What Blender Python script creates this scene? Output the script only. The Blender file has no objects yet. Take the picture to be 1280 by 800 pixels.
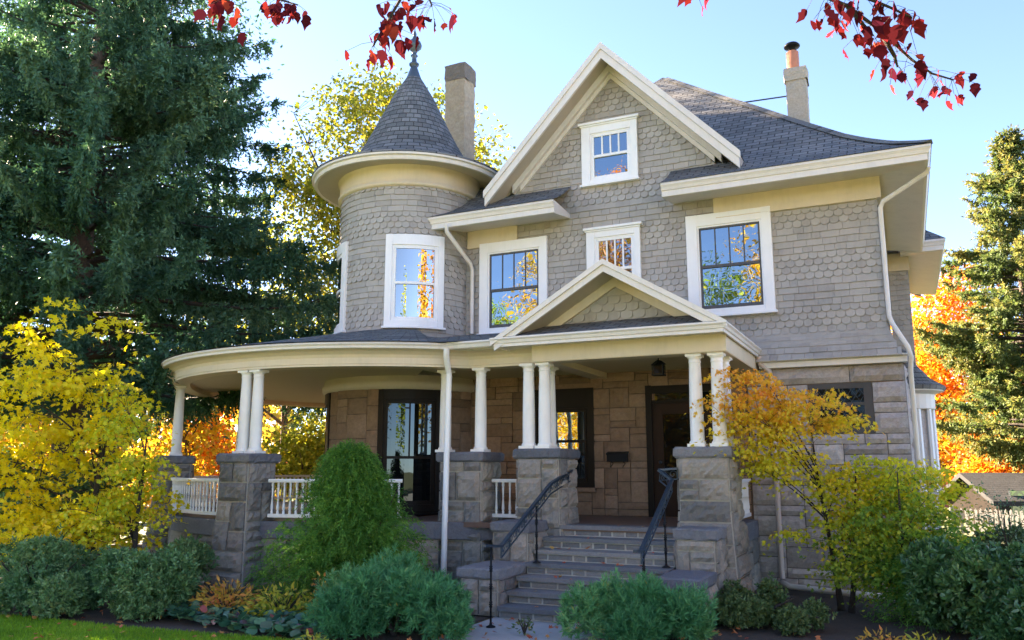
import bpy, math, random
import numpy as np
from mathutils import Vector, Matrix
random.seed(7)
RNG = np.random.default_rng(11)
R = math.radians
sc = bpy.context.scene
COL = sc.collection

# ------------------------------------------------------------------ camera
CAM_H = 1.95
YAW, TILT, F = R(25.3), R(10.2), 1032.0
cd = bpy.data.cameras.new('camera'); cam = bpy.data.objects.new('camera', cd); COL.objects.link(cam)
cam.location = (0, 0, CAM_H); cam.rotation_euler = (R(90) + TILT, 0, YAW)
cd.sensor_width = 36.0; cd.lens = 36.0 * F / 1280.0; cd.clip_end = 2000; cd.clip_start = 0.05
sc.camera = cam
_f = np.array([-math.sin(YAW) * math.cos(TILT), math.cos(YAW) * math.cos(TILT), math.sin(TILT)])
_r = np.array([math.cos(YAW), math.sin(YAW), 0.0]); _u = np.cross(_r, _f)
_C = np.array([0, 0, CAM_H])
def ray(px, py): return _f + _r * (px - 640) / F - _u * (py - 400) / F
def at_z(px, py, z): d = ray(px, py); return _C + d * (z - CAM_H) / d[2]
def at_y(px, py, y): d = ray(px, py); return _C + d * y / d[1]
def at_d(px, py, dist): return _C + ray(px, py) * dist          # point at a forward distance

# ------------------------------------------------------------------ tagging
def tag(o, label=None, cat=None, group=None, kind=None):
    if label: o['label'] = label
    if cat: o['category'] = cat
    if group: o['group'] = group
    if kind: o['kind'] = kind
    return o
def empty(name, loc, label, cat, group=None):
    o = bpy.data.objects.new(name, None); COL.objects.link(o); o.location = loc
    o.empty_display_size = .2
    return tag(o, label, cat, group)
def link_mesh(name, me, parent=None):
    o = bpy.data.objects.new(name, me); COL.objects.link(o)
    if parent is not None:
        o.parent = parent
        w = Matrix.Identity(4); p = parent
        # all parents keep identity rotation; only the root carries a location
        root = parent
        while root.parent is not None: root = root.parent
        if parent is root: o.location = -Vector(root.location)
    return o

# ------------------------------------------------------------------ mesh builder
class MB:
    def __init__(s): s.v = []; s.f = []; s.m = []; s.t = []; s.uv = []
    def face(s, pts, mat=0, tone=.5, uv=None):
        b = len(s.v); s.v.extend([tuple(p) for p in pts]); s.f.append(tuple(range(b, b + len(pts))))
        s.m.append(mat); s.t.append(tone); s.uv.append(uv)
    def add(s, pts, faces, mat=0, tone=.5, uvs=None):
        b = len(s.v); s.v.extend([tuple(p) for p in pts])
        for i, f in enumerate(faces):
            s.f.append(tuple(b + k for k in f)); s.m.append(mat); s.t.append(tone); s.uv.append(uvs[i] if uvs else None)
    def box(s, x0, x1, y0, y1, z0, z1, mat=0, tone=.5):
        p = [(x, y, z) for z in (z0, z1) for y in (y0, y1) for x in (x0, x1)]
        s.add(p, [(0, 2, 3, 1), (4, 5, 7, 6), (0, 1, 5, 4), (2, 6, 7, 3), (0, 4, 6, 2), (1, 3, 7, 5)], mat, tone)
    def mbox(s, mp, u0, u1, v0, v1, o0, o1, nu=1, mat=0, tone=.5):
        """a box in (along, up, outward) coordinates carried through the map mp"""
        p = []
        for i in range(nu + 1):
            u = u0 + (u1 - u0) * i / nu
            p += [mp(u, v0, o0), mp(u, v1, o0), mp(u, v1, o1), mp(u, v0, o1)]
        fs = [(0, 1, 2, 3), (4 * nu + 3, 4 * nu + 2, 4 * nu + 1, 4 * nu)]
        for i in range(nu):
            a, b = 4 * i, 4 * i + 4
            fs += [(a + 3, a + 2, b + 2, b + 3), (a + 1, a, b, b + 1), (a + 2, a + 1, b + 1, b + 2), (a, a + 3, b + 3, b)]
        s.add(p, fs, mat, tone)
    def beam(s, a, b, w, h, mat=0, tone=.5, up=(0, 0, 1)):
        a, b = Vector(a), Vector(b); d = (b - a).normalized(); sd = d.cross(Vector(up))
        if sd.length < 1e-4: sd = d.cross(Vector((1, 0, 0)))
        sd.normalize(); u = sd.cross(d).normalized()
        p = []
        for c in (a, b):
            for i, j in ((-1, -1), (1, -1), (1, 1), (-1, 1)): p.append(c + sd * (i * w / 2) + u * (j * h / 2))
        s.add(p, [(3, 2, 1, 0), (4, 5, 6, 7), (0, 1, 5, 4), (1, 2, 6, 5), (2, 3, 7, 6), (3, 0, 4, 7)], mat, tone)
    def tube(s, pts, rad, n=7, mat=0, tone=.5, cap=True):
        pts = [Vector(p) for p in pts]
        if not hasattr(rad, '__len__'): rad = [rad] * len(pts)
        rings = []; ref = None
        for i, p in enumerate(pts):
            d = (pts[min(i + 1, len(pts) - 1)] - pts[max(i - 1, 0)]).normalized()
            if ref is None: ref = d.orthogonal().normalized()
            x = (ref - d * ref.dot(d))
            x = x.normalized() if x.length > 1e-5 else d.orthogonal().normalized()
            ref = x; y = d.cross(x)
            rings += [p + (x * math.cos(2 * math.pi * k / n) + y * math.sin(2 * math.pi * k / n)) * rad[i] for k in range(n)]
        fs = []
        for i in range(len(pts) - 1):
            for k in range(n):
                fs.append((i * n + k, i * n + (k + 1) % n, (i + 1) * n + (k + 1) % n, (i + 1) * n + k))
        if cap:
            fs.append(tuple(range(n))[::-1]); e = (len(pts) - 1) * n; fs.append(tuple(e + k for k in range(n)))
        s.add(rings, fs, mat, tone)
    def lathe(s, c, prof, n=20, mat=0, tone=.5, a0=0.0, a1=360.0, uvs=False):
        c = Vector(c); full = abs(a1 - a0) >= 359.9; m = n if full else n + 1
        p = []
        for r, z in prof:
            for k in range(m):
                a = R(a0 + (a1 - a0) * k / n); p.append((c.x - r * math.sin(a), c.y - r * math.cos(a), c.z + z))
        fs = []; uv = []; L = 0
        for i in range(len(prof) - 1):
            dl = math.hypot(prof[i + 1][0] - prof[i][0], prof[i + 1][1] - prof[i][1])
            for k in range(n):
                fs.append((i * m + (k + 1) % m, i * m + k, (i + 1) * m + k, (i + 1) * m + (k + 1) % m))
                w = R(a1 - a0) / n * 1.3
                uv.append([((k + 1) * w, L), (k * w, L), (k * w, L + dl), ((k + 1) * w, L + dl)])
            L += dl
        s.add(p, fs, mat, tone, uv if uvs else None)
    def sweep(s, path, prof, mat=0, tone=.5, closed=False):
        """carry a closed outline (outward, z) along a plan path; outward is to the right of travel"""
        n = len(path); pts = []
        for i in range(n):
            a = Vector(path[(i - 1) % n]) if (i > 0 or closed) else None
            b = Vector(path[i]); c = Vector(path[(i + 1) % n]) if (i < n - 1 or closed) else None
            ns = []
            if a is not None: d = (b - a).normalized(); ns.append(Vector((d.y, -d.x)))
            if c is not None: d = (c - b).normalized(); ns.append(Vector((d.y, -d.x)))
            nn = ns[0] if len(ns) == 1 else (ns[0] + ns[1]).normalized() / max(.3, ((ns[0] + ns[1]).normalized()).dot(ns[0]))
            pts += [(b.x + nn.x * o, b.y + nn.y * o, z) for o, z in prof]
        m = len(prof); fs = []
        for i in range(n if closed else n - 1):
            j = (i + 1) % n
            for k in range(m): fs.append((i * m + k, j * m + k, j * m + (k + 1) % m, i * m + (k + 1) % m))
        if not closed:
            fs.append(tuple(range(m))); fs.append(tuple((n - 1) * m + k for k in range(m))[::-1])
        s.add(pts, fs, mat, tone)
    def build(s, name, mats, parent=None, smooth=False, bevel=0):
        me = bpy.data.meshes.new(name); me.from_pydata(s.v, [], s.f)
        if not isinstance(mats, (list, tuple)): mats = [mats]
        for m in mats: me.materials.append(m)
        me.polygons.foreach_set('material_index', s.m)
        at = me.attributes.new('tone', 'FLOAT', 'FACE'); at.data.foreach_set('value', np.array(s.t, np.float32))
        if any(u is not None for u in s.uv):
            ul = me.uv_layers.new(name='UVMap'); arr = []
            for f, u in zip(s.f, s.uv):
                for k in range(len(f)): arr += list(u[k]) if u else [0, 0]
            ul.data.foreach_set('uv', np.array(arr, np.float32))
        if smooth: me.polygons.foreach_set('use_smooth', [True] * len(s.f))
        me.update()
        o = link_mesh(name, me, parent)
        if bevel:
            b = o.modifiers.new('bevel', 'BEVEL'); b.width = bevel; b.segments = 2; b.limit_method = 'ANGLE'; b.angle_limit = R(40)
        return o

def kites(name, P, D, S, L, W, tone, mat, parent=None, fold=.0):
    """one mesh of many leaf-shaped faces: base points P, pointing D, across S, length L, width W"""
    n = len(P)
    nrm = np.cross(D, S)
    V = np.empty((n, 4, 3), np.float32)
    V[:, 0] = P
    V[:, 1] = P + D * (L * .45)[:, None] + S * (W * .5)[:, None] + nrm * (fold * L)[:, None]
    V[:, 2] = P + D * L[:, None]
    V[:, 3] = P + D * (L * .45)[:, None] - S * (W * .5)[:, None] + nrm * (fold * L)[:, None]
    me = bpy.data.meshes.new(name)
    me.vertices.add(n * 4); me.vertices.foreach_set('co', V.reshape(-1))
    me.loops.add(n * 4); me.loops.foreach_set('vertex_index', np.arange(n * 4, dtype=np.int32))
    me.polygons.add(n); me.polygons.foreach_set('loop_start', np.arange(0, n * 4, 4, dtype=np.int32))
    me.polygons.foreach_set('loop_total', np.full(n, 4, np.int32))
    me.materials.append(mat)
    at = me.attributes.new('tone', 'FLOAT', 'FACE'); at.data.foreach_set('value', tone.astype(np.float32))
    me.update(); me.validate()
    return link_mesh(name, me, parent)
def unit(a): return a / (np.linalg.norm(a, axis=1, keepdims=True) + 1e-9)
def across(D, rng):
    return unit(np.cross(D, unit(rng.normal(size=D.shape))))

# ------------------------------------------------------------------ materials
def mat(name):
    m = bpy.data.materials.new(name); m.use_nodes = True
    nt = m.node_tree; b = nt.nodes['Principled BSDF']
    return m, nt, b
def ramp(nt, stops):
    r = nt.nodes.new('ShaderNodeValToRGB'); e = r.color_ramp.elements
    while len(e) > 1: e.remove(e[-1])
    e[0].position = stops[0][0]; e[0].color = (*stops[0][1], 1)
    for p, c in stops[1:]:
        x = e.new(p); x.color = (*c, 1)
    return r
def N(nt, t, **kw):
    n = nt.nodes.new(t)
    for k, v in kw.items():
        if k in n.inputs: n.inputs[k].default_value = v
        else: setattr(n, k, v)
    return n
def noise(nt, scale, detail=6, rough=.6, co=None):
    n = N(nt, 'ShaderNodeTexNoise', Scale=scale, Detail=detail, Roughness=rough)
    c = co or N(nt, 'ShaderNodeTexCoord').outputs['Object']
    nt.links.new(c, n.inputs['Vector']); return n
def painted(name, col, rough=.55, var=.10, scale=3.0, bump=.06, streak=True, tone=.0):
    m, nt, b = mat(name); L = nt.links.new
    n1 = noise(nt, scale, 8, .65)
    mp = N(nt, 'ShaderNodeMapping'); mp.inputs['Scale'].default_value = (9, 9, 1.2)
    L(N(nt, 'ShaderNodeTexCoord').outputs['Object'], mp.inputs['Vector'])
    n2 = noise(nt, 2.0, 6, .7, mp.outputs['Vector'])
    mx = N(nt, 'ShaderNodeMath', operation='MULTIPLY_ADD'); L(n1.outputs['Fac'], mx.inputs[0]); mx.inputs[1].default_value = .6
    m2 = N(nt, 'ShaderNodeMath', operation='MULTIPLY'); L(n2.outputs['Fac'], m2.inputs[0]); m2.inputs[1].default_value = .4
    L(m2.outputs[0], mx.inputs[2])
    src = mx.outputs[0]
    if tone:
        a = N(nt, 'ShaderNodeAttribute', attribute_name='tone')
        ad = N(nt, 'ShaderNodeMath', operation='MULTIPLY_ADD'); L(a.outputs['Fac'], ad.inputs[0]); ad.inputs[1].default_value = tone
        L(src, ad.inputs[2]); sb = N(nt, 'ShaderNodeMath', operation='SUBTRACT'); L(ad.outputs[0], sb.inputs[0]); sb.inputs[1].default_value = tone * .5
        src = sb.outputs[0]
    lo = tuple(c * (1 - var * 1.6) for c in col); hi = tuple(min(.92, c * (1 + var)) for c in col)
    r = ramp(nt, [(.28, lo), (.5, col), (.75, hi)]); L(src, r.inputs['Fac']); L(r.outputs['Color'], b.inputs['Base Color'])
    b.inputs['Roughness'].default_value = rough
    if bump:
        nb = noise(nt, 40, 4, .6); bp = N(nt, 'ShaderNodeBump', Strength=bump, Distance=.02); L(nb.outputs['Fac'], bp.inputs['Height']); L(bp.outputs['Normal'], b.inputs['Normal'])
    return m
def stone(name, cols, rough=.85, scale=6, bump=.5, lichen=None):
    """cols are picked per block by the face tone, mottled by noise"""
    m, nt, b = mat(name); L = nt.links.new
    a = N(nt, 'ShaderNodeAttribute', attribute_name='tone')
    n1 = noise(nt, scale, 9, .7); n2 = noise(nt, scale * 5, 8, .75)
    s = N(nt, 'ShaderNodeMath', operation='MULTIPLY_ADD'); L(n1.outputs['Fac'], s.inputs[0]); s.inputs[1].default_value = .75; L(a.outputs['Fac'], s.inputs[2])
    s2 = N(nt, 'ShaderNodeMath', operation='SUBTRACT'); L(s.outputs[0], s2.inputs[0]); s2.inputs[1].default_value = .37
    cols = [tuple(min(.7, x * 1.38) for x in c) for c in cols]
    k = len(cols); r = ramp(nt, [(.08 + .84 * i / (k - 1), c) for i, c in enumerate(cols)]); L(s2.outputs[0], r.inputs['Fac'])
    mx = N(nt, 'ShaderNodeMixRGB', blend_type='MULTIPLY'); mx.inputs['Fac'].default_value = .55
    r2 = ramp(nt, [(.3, (.45, .43, .42)), (.6, (1, 1, 1))]); L(n2.outputs['Fac'], r2.inputs['Fac'])
    L(r.outputs['Color'], mx.inputs['Color1']); L(r2.outputs['Color'], mx.inputs['Color2'])
    L(mx.outputs['Color'], b.inputs['Base Color']); b.inputs['Roughness'].default_value = rough
    hs = N(nt, 'ShaderNodeMath', operation='MULTIPLY_ADD'); L(n1.outputs['Fac'], hs.inputs[0]); hs.inputs[1].default_value = 1.5; L(n2.outputs['Fac'], hs.inputs[2])
    bp = N(nt, 'ShaderNodeBump', Strength=bump, Distance=.03); L(hs.outputs[0], bp.inputs['Height']); L(bp.outputs['Normal'], b.inputs['Normal'])
    return m
def asphalt_roof(name, c0, c1):
    m, nt, b = mat(name); L = nt.links.new
    uv = N(nt, 'ShaderNodeUVMap')
    nz = noise(nt, 5, 3, .5, uv.outputs['UV']); off = N(nt, 'ShaderNodeVectorMath', operation='SCALE'); L(nz.outputs['Color'], off.inputs[0]); off.inputs['Scale'].default_value = .02
    ad = N(nt, 'ShaderNodeVectorMath', operation='ADD'); L(uv.outputs['UV'], ad.inputs[0]); L(off.outputs['Vector'], ad.inputs[1])
    br = N(nt, 'ShaderNodeTexBrick', Scale=1.0); br.inputs['Brick Width'].default_value = .26; br.inputs['Row Height'].default_value = .14
    br.inputs['Mortar Size'].default_value = .012; br.inputs['Mortar Smooth'].default_value = .3; br.inputs['Bias'].default_value = -.1
    br.inputs['Color1'].default_value = (*c0, 1); br.inputs['Color2'].default_value = (*c1, 1); br.inputs['Mortar'].default_value = (c0[0] * .35, c0[1] * .35, c0[2] * .35, 1)
    L(ad.outputs['Vector'], br.inputs['Vector'])
    n2 = noise(nt, 1.4, 6, .6); n3 = noise(nt, 90, 3, .7)
    mx = N(nt, 'ShaderNodeMixRGB', blend_type='MULTIPLY'); mx.inputs['Fac'].default_value = .6
    r2 = ramp(nt, [(.3, (.6, .6, .62)), (.7, (1.25, 1.22, 1.18))]); L(n2.outputs['Fac'], r2.inputs['Fac'])
    L(br.outputs['Color'], mx.inputs['Color1']); L(r2.outputs['Color'], mx.inputs['Color2'])
    mx2 = N(nt, 'ShaderNodeMixRGB', blend_type='MULTIPLY'); mx2.inputs['Fac'].default_value = .5
    r3 = ramp(nt, [(.35, (.5, .5, .5)), (.65, (1.3, 1.3, 1.3))]); L(n3.outputs['Fac'], r3.inputs['Fac'])
    L(mx.outputs['Color'], mx2.inputs['Color1']); L(r3.outputs['Color'], mx2.inputs['Color2']); L(mx2.outputs['Color'], b.inputs['Base Color'])
    b.inputs['Roughness'].default_value = .9
    # every course tilts out towards its lower edge
    sx = N(nt, 'ShaderNodeSeparateXYZ'); L(ad.outputs['Vector'], sx.inputs[0])
    dv = N(nt, 'ShaderNodeMath', operation='DIVIDE'); L(sx.outputs['Y'], dv.inputs[0]); dv.inputs[1].default_value = .14
    fr = N(nt, 'ShaderNodeMath', operation='FRACT'); L(dv.outputs[0], fr.inputs[0])
    iv = N(nt, 'ShaderNodeMath', operation='MULTIPLY_ADD'); L(fr.outputs[0], iv.inputs[0]); iv.inputs[1].default_value = -1; iv.inputs[2].default_value = 1
    mo = N(nt, 'ShaderNodeMath', operation='MULTIPLY_ADD'); L(br.outputs['Fac'], mo.inputs[0]); mo.inputs[1].default_value = -.8; L(iv.outputs[0], mo.inputs[2])
    g = N(nt, 'ShaderNodeMath', operation='MULTIPLY_ADD'); L(n3.outputs['Fac'], g.inputs[0]); g.inputs[1].default_value = .35; L(mo.outputs[0], g.inputs[2])
    bp = N(nt, 'ShaderNodeBump', Strength=.8, Distance=.025); L(g.outputs[0], bp.inputs['Height']); L(bp.outputs['Normal'], b.inputs['Normal'])
    return m
def leafmat(name, stops, trans=.5, rough=.5, spec=.3):
    m, nt, b = mat(name); L = nt.links.new
    a = N(nt, 'ShaderNodeAttribute', attribute_name='tone')
    stops = [(p, tuple(min(.8, x * 1.35) for x in c)) for p, c in stops]
    r = ramp(nt, stops); L(a.outputs['Fac'], r.inputs['Fac'])
    L(r.outputs['Color'], b.inputs['Base Color']); b.inputs['Roughness'].default_value = rough
    b.inputs['Specular IOR Level'].default_value = spec
    t = N(nt, 'ShaderNodeBsdfTranslucent'); br = N(nt, 'ShaderNodeMixRGB', blend_type='MULTIPLY'); br.inputs['Fac'].default_value = 1
    L(r.outputs['Color'], br.inputs['Color1']); br.inputs['Color2'].default_value = (1.35, 1.35, .9, 1)
    L(br.outputs['Color'], t.inputs['Color'])
    mx = N(nt, 'ShaderNodeMixShader'); mx.inputs[0].default_value = trans
    L(b.outputs[0], mx.inputs[1]); L(t.outputs[0], mx.inputs[2]); L(mx.outputs[0], nt.nodes['Material Output'].inputs['Surface'])
    return m
def glass(name, refl=.5, dark=(.003, .0035, .004), wav=.25, tint=(.72, .90, 1), fres=.8):
    m, nt, b = mat(name); L = nt.links.new
    b.inputs['Base Color'].default_value = (*dark, 1); b.inputs['Roughness'].default_value = .6; b.inputs['Specular IOR Level'].default_value = .02
    g = N(nt, 'ShaderNodeBsdfGlossy', Roughness=.01); g.inputs['Color'].default_value = (*tint, 1)
    n = noise(nt, 1.7, 2, .5); bp = N(nt, 'ShaderNodeBump', Strength=wav, Distance=.012); L(n.outputs['Fac'], bp.inputs['Height']); L(bp.outputs['Normal'], g.inputs['Normal'])
    lw = N(nt, 'ShaderNodeLayerWeight', Blend=.25)
    mp = N(nt, 'ShaderNodeMath', operation='MULTIPLY_ADD'); L(lw.outputs['Fresnel'], mp.inputs[0]); mp.inputs[1].default_value = fres; mp.inputs[2].default_value = refl; mp.use_clamp = True
    mx = N(nt, 'ShaderNodeMixShader'); L(mp.outputs[0], mx.inputs[0]); L(b.outputs[0], mx.inputs[1]); L(g.outputs[0], mx.inputs[2]); L(mx.outputs[0], nt.nodes['Material Output'].inputs['Surface'])
    return m
def plain(name, col, rough=.5, metal=0, var=.12, scale=8, bump=.1):
    m = painted(name, col, rough, var, scale, bump); m.node_tree.nodes['Principled BSDF'].inputs['Metallic'].default_value = metal; return m

M = {}
M['shingle'] = painted('shingle_paint', (.385, .352, .316), .7, .15, 1.6, .14, tone=.26)
M['cream'] = painted('cream_paint', (.66, .555, .405), .5, .09, 2.0, .04)
M['soffit'] = painted('soffit_paint', (.52, .45, .36), .6, .07, 2.0, .05)
M['trim'] = painted('trim_paint', (.72, .665, .605), .45, .09, 2.5, .04)
M['white'] = painted('white_paint', (.86, .85, .84), .4, .05, 2.5, .03)
M['column'] = painted('column_paint', (.81, .78, .735), .42, .08, 3, .03)
M['darksash'] = painted('dark_sash', (.10, .10, .105), .4, .1, 5, .03)
M['greysash'] = painted('grey_frame', (.085, .078, .076), .5, .1, 5, .05)
M['brownframe'] = painted('brown_door_frame', (.014, .010, .008), .4, .2, 5, .05)
M['door'] = painted('door_wood', (.022, .010, .007), .35, .2, 6, .05)
M['roof'] = asphalt_roof('asphalt_shingles', (.155, .157, .150), (.25, .25, .238))
M['pier'] = stone('grey_rock_face', [(.115, .108, .10), (.19, .168, .145), (.15, .14, .128), (.25, .215, .175), (.21, .185, .16)], .85, 5, .5)
M['cap'] = stone('dark_cap_stone', [(.085, .088, .10), (.13, .13, .14), (.10, .10, .115), (.16, .155, .16)], .8, 6, .5)
M['mortar'] = painted('mortar', (.40, .365, .315), .9, .15, 9, .3)
M['brownstone'] = stone('brown_sandstone', [(.135, .082, .050), (.20, .122, .074), (.17, .104, .064), (.24, .152, .098)], .85, 3, .3)
M['darkmortar'] = painted('dark_mortar', (.09, .06, .045), .9, .2, 9, .3)
M['greystone'] = stone('grey_sandstone', [(.27, .235, .215), (.36, .315, .29), (.32, .285, .275), (.42, .37, .33)], .85, 3, .5)
M['greymortar'] = painted('grey_mortar', (.17, .15, .14), .9, .2, 9, .3)
M['chimney'] = stone('rendered_chimney', [(.20, .15, .10), (.34, .27, .18), (.27, .21, .14), (.40, .33, .23)], .9, 3.2, .5)
M['sooty'] = stone('sooty_masonry', [(.07, .065, .06), (.14, .115, .09), (.09, .08, .07)], .9, 4, .5)
M['chimney_pale'] = stone('pale_rendered_chimney', [(.27, .22, .155), (.37, .32, .25), (.24, .19, .13)], .9, 5, .5)
M['clay'] = painted('clay_flue', (.50, .19, .10), .7, .15, 8, .1)
M['iron'] = plain('blue_black_iron', (.022, .040, .062), .38, .3, .15, 12, .1)
M['ironblk'] = plain('black_iron', (.012, .013, .015), .45, .2, .15, 12, .1)
M['glass'] = glass('window_glass', .30)
M['glass_curved'] = glass('curved_window_glass', .36, wav=.12, tint=(1, .97, .92))
M['glass_dark'] = glass('porch_glass', .30)
M['glass_leaded'] = glass('leaded_glass', .012, fres=.05)
M['glass_turret'] = glass('french_window_glass', .05, wav=.1, fres=.15)
M['lead'] = plain('grey_lead', (.05, .06, .07), .5, .3)
M['finial'] = plain('blue_grey_finial', (.07, .095, .12), .4, .3)
M['step'] = stone('step_stone', [(.10, .105, .115), (.15, .145, .145), (.20, .19, .18)], .85, 6, .4)
M['stepmortar'] = painted('pale_step_mortar', (.46, .44, .40), .9, .15, 9, .3)
M['floor'] = painted('porch_floor_paint', (.17, .105, .08), .5, .12, 5, .05)
M['bark'] = stone('bark', [(.045, .03, .022), (.085, .058, .042), (.06, .042, .03)], .95, 7, 1.0)
M['darkbark'] = stone('dark_bark', [(.02, .015, .012), (.045, .033, .026)], .95, 9, .8)
M['pipe'] = plain('white_pipe', (.70, .66, .62), .4, 0, .06)
M['pinkpipe'] = plain('pinkish_pipe', (.52, .42, .36), .45, 0, .08)

for k_ in ('brownframe', 'door', 'greysash', 'darksash', 'lead', 'ironblk'): M[k_].node_tree.nodes['Principled BSDF'].inputs['Specular IOR Level'].default_value = .12
for k_ in ('roof', 'floor'): M[k_].node_tree.nodes['Principled BSDF'].inputs['Specular IOR Level'].default_value = .2
# ------------------------------------------------------------------ world and sun
SUN_EL, SUN_AZ = R(24), R(-79)            # low sun behind the house, far to its left (azimuth from +Y, clockwise)
w = bpy.data.worlds.new('World'); sc.world = w; w.use_nodes = True
nt = w.node_tree; bg = nt.nodes['Background']
sky = nt.nodes.new('ShaderNodeTexSky'); sky.sky_type = 'NISHITA'; sky.sun_disc = False
sky.sun_elevation = SUN_EL; sky.sun_rotation = SUN_AZ; sky.air_density = 0.6; sky.dust_density = .2; sky.ozone_density = 2.5; sky.altitude = 800
nt.links.new(sky.outputs['Color'], bg.inputs['Color']); bg.inputs['Strength'].default_value = .05
ld = bpy.data.lights.new('sun', 'SUN'); ld.energy = 5.0; ld.angle = R(.5); ld.color = (1, .86, .66)
sun = bpy.data.objects.new('sun', ld); COL.objects.link(sun)
sv = Vector((math.sin(SUN_AZ) * math.cos(SUN_EL), math.cos(SUN_AZ) * math.cos(SUN_EL), math.sin(SUN_EL)))
sun.rotation_euler = sv.to_track_quat('Z', 'Y').to_euler(); sun.location = sv * 60
sc.view_settings.view_transform = 'Standard'; sc.view_settings.look = 'None'; sc.view_settings.exposure = 3.9; sc.view_settings.gamma = 1
sc.view_settings.use_white_balance = True; sc.view_settings.white_balance_temperature = 7200; sc.view_settings.white_balance_tint = 16
sc.render.engine = 'CYCLES'
cy = sc.cycles; cy.max_bounces = 7; cy.diffuse_bounces = 4; cy.glossy_bounces = 3; cy.transmission_bounces = 4; cy.transparent_max_bounces = 4
cy.use_denoising = True; cy.sample_clamp_indirect = 8; cy.caustics_reflective = False; cy.caustics_refractive = False

# ================================================================== HOUSE
YW = 14.8
house = empty('house', (-4.8, 14.8, 0), 'grey shingled three storey house with round turret and wraparound stone porch', 'house')
def flare(v): return .24 * max(0, min(1, (4.35 - v) / .62)) ** 1.6
def FW(u, v, o): return (u, YW - o, v)
def FWS(u, v, o): return (u, YW - o - flare(v), v)
TC = (-9.55, 14.95)
def CYL(c, r):
    def mp(u, v, o): a = u / r; return (c[0] + (r + o) * math.sin(a), c[1] - (r + o) * math.cos(a), v)
    return mp

def subtract(iv, a, b):
    out = []
    for lo, hi in iv:
        if b <= lo or a >= hi: out.append((lo, hi)); continue
        if a > lo: out.append((lo, a))
        if b < hi: out.append((b, hi))
    return out
def shingles(mb, mp, v0, v1, span, holes=(), row=.118, start=0, seed=1, wr=(.13, .34), ws=.152):
    rnd = random.Random(seed); v = v0; k = start
    while v < v1:
        fancy = (k % 8) >= 4
        lo, hi = span(v + row * .5); iv = [(lo, hi)]
        for a, b, c, d in holes:
            if v + row > c and v < d: iv = subtract(iv, a, b)
        for lo, hi in iv:
            if hi - lo < .02: continue
            u = lo - rnd.random() * .15 if not fancy else math.floor(lo / ws) * ws + (ws * .5 if k % 2 else 0) - ws
            while u < hi:
                wd = ws if fancy else rnd.uniform(*wr)
                a, b = max(lo, u + .003), min(hi, u + wd - .003); u += wd
                if b - a < .012: continue
                tone = rnd.random(); jz = rnd.uniform(-.005, .005); ob = .026 + rnd.uniform(-.003, .005); tp = v + row * 1.18
                if fancy:
                    c = (u - wd * .5); hw = wd * .5 - .003
                    sh = [(-1, .52), (-.97, .36), (-.86, .2), (-.64, .07), (-.34, .01), (0, 0), (.34, .01), (.64, .07), (.86, .2), (.97, .36), (1, .52)]
                    low = [(min(max(c + hw * x, lo), hi), v + row * y + jz) for x, y in sh]
                else: low = [(a, v + jz), (b, v + jz + rnd.uniform(-.003, .003))]
                ring = low + [(b, tp), (a, tp)]
                def off(vv): return ob + (.004 - ob) * (vv - v) / (row * 1.18)
                fr = [mp(x, y, off(y)) for x, y in ring]; bk = [mp(x, y, -.004) for x, y in ring]
                n = len(ring); m = len(low)
                mb.add(fr + bk, [tuple(range(n))] + [(i + 1, i, n + i, n + i + 1) for i in range(m - 1)] + [(m, m - 1, n + m - 1, n + m), (0, n - 1, 2 * n - 1, n)], 0, tone)
        v += row; k += 1

# ---- windows of the front wall: glass u0,u1,v0,v1, meeting rail, lights in the top sash
WIN = [
    ('right', -3.18, -2.07, 4.80, 6.32, 5.57, 4, 'dark', (-3.40, -1.88, 4.67, 6.56)),
    ('left', -7.50, -6.38, 4.77, 6.31, 5.53, 4, 'dark', (-7.71, -6.20, 4.65, 6.54)),
    ('mid', -5.17, -4.41, 5.10, 6.35, 5.72, 4, 'white', (-5.36, -4.28, 4.95, 6.52)),
    ('attic', -5.23, -4.44, 7.58, 8.50, 8.04, 4, 'white', (-5.43, -4.28, 7.47, 8.70)),
]
mb = MB()
holes = [(t[0] + .05, t[1] - .05, t[2] + .04, t[3] - .05) for *_, t in WIN]
def span_body(v):
    return (-8.05, -.15 + 1.04 * flare(v))
shingles(mb, FWS, 3.76, 6.95, span_body, holes, seed=3)
def span_gable(v):
    if v < 7.5: return (-6.9, -2.84)
    h = 2.06 * (9.76 - v) / (9.76 - 7.5); return (-4.87 - h, -4.87 + h)
shingles(mb, FWS, 3.76 + .118 * 27, 9.62, span_gable, holes, start=27, seed=4)
fw = mb.build('shingle_wall', M['shingle'], house)
mb = MB()
mb.box(-8.3, -.16, YW + .003, YW + .2, 4.3, 7.0)
mb.face([(-8.3, YW - .2, 3.74), (.06, YW - .2, 3.74), (-.16, YW + .002, 4.33), (-8.3, YW + .002, 4.33)])
mb.add([(-6.93, YW + .003, 6.9), (-2.81, YW + .003, 6.9), (-2.81, YW + .003, 7.52), (-4.87, YW + .003, 9.8), (-6.93, YW + .003, 7.52),
        (-6.93, YW + 2.2, 6.9), (-2.81, YW + 2.2, 6.9), (-2.81, YW + 2.2, 7.52), (-4.87, YW + 2.2, 9.8), (-6.93, YW + 2.2, 7.52)],
       [(0, 1, 2, 3, 4), (1, 6, 7, 2), (5, 0, 4, 9)])
mb.build('wall_sheathing', M['shingle'], house)
# small louvred vent beside the attic window
mb = MB(); mb.mbox(FW, -5.92, -5.66, 7.57, 7.72, 0, .03)
for k in range(4): mb.mbox(FW, -5.90, -5.68, 7.59 + k * .03, 7.605 + k * .03, .03, .045)
mb.build('wall_vent', M['shingle'], house)

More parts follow.
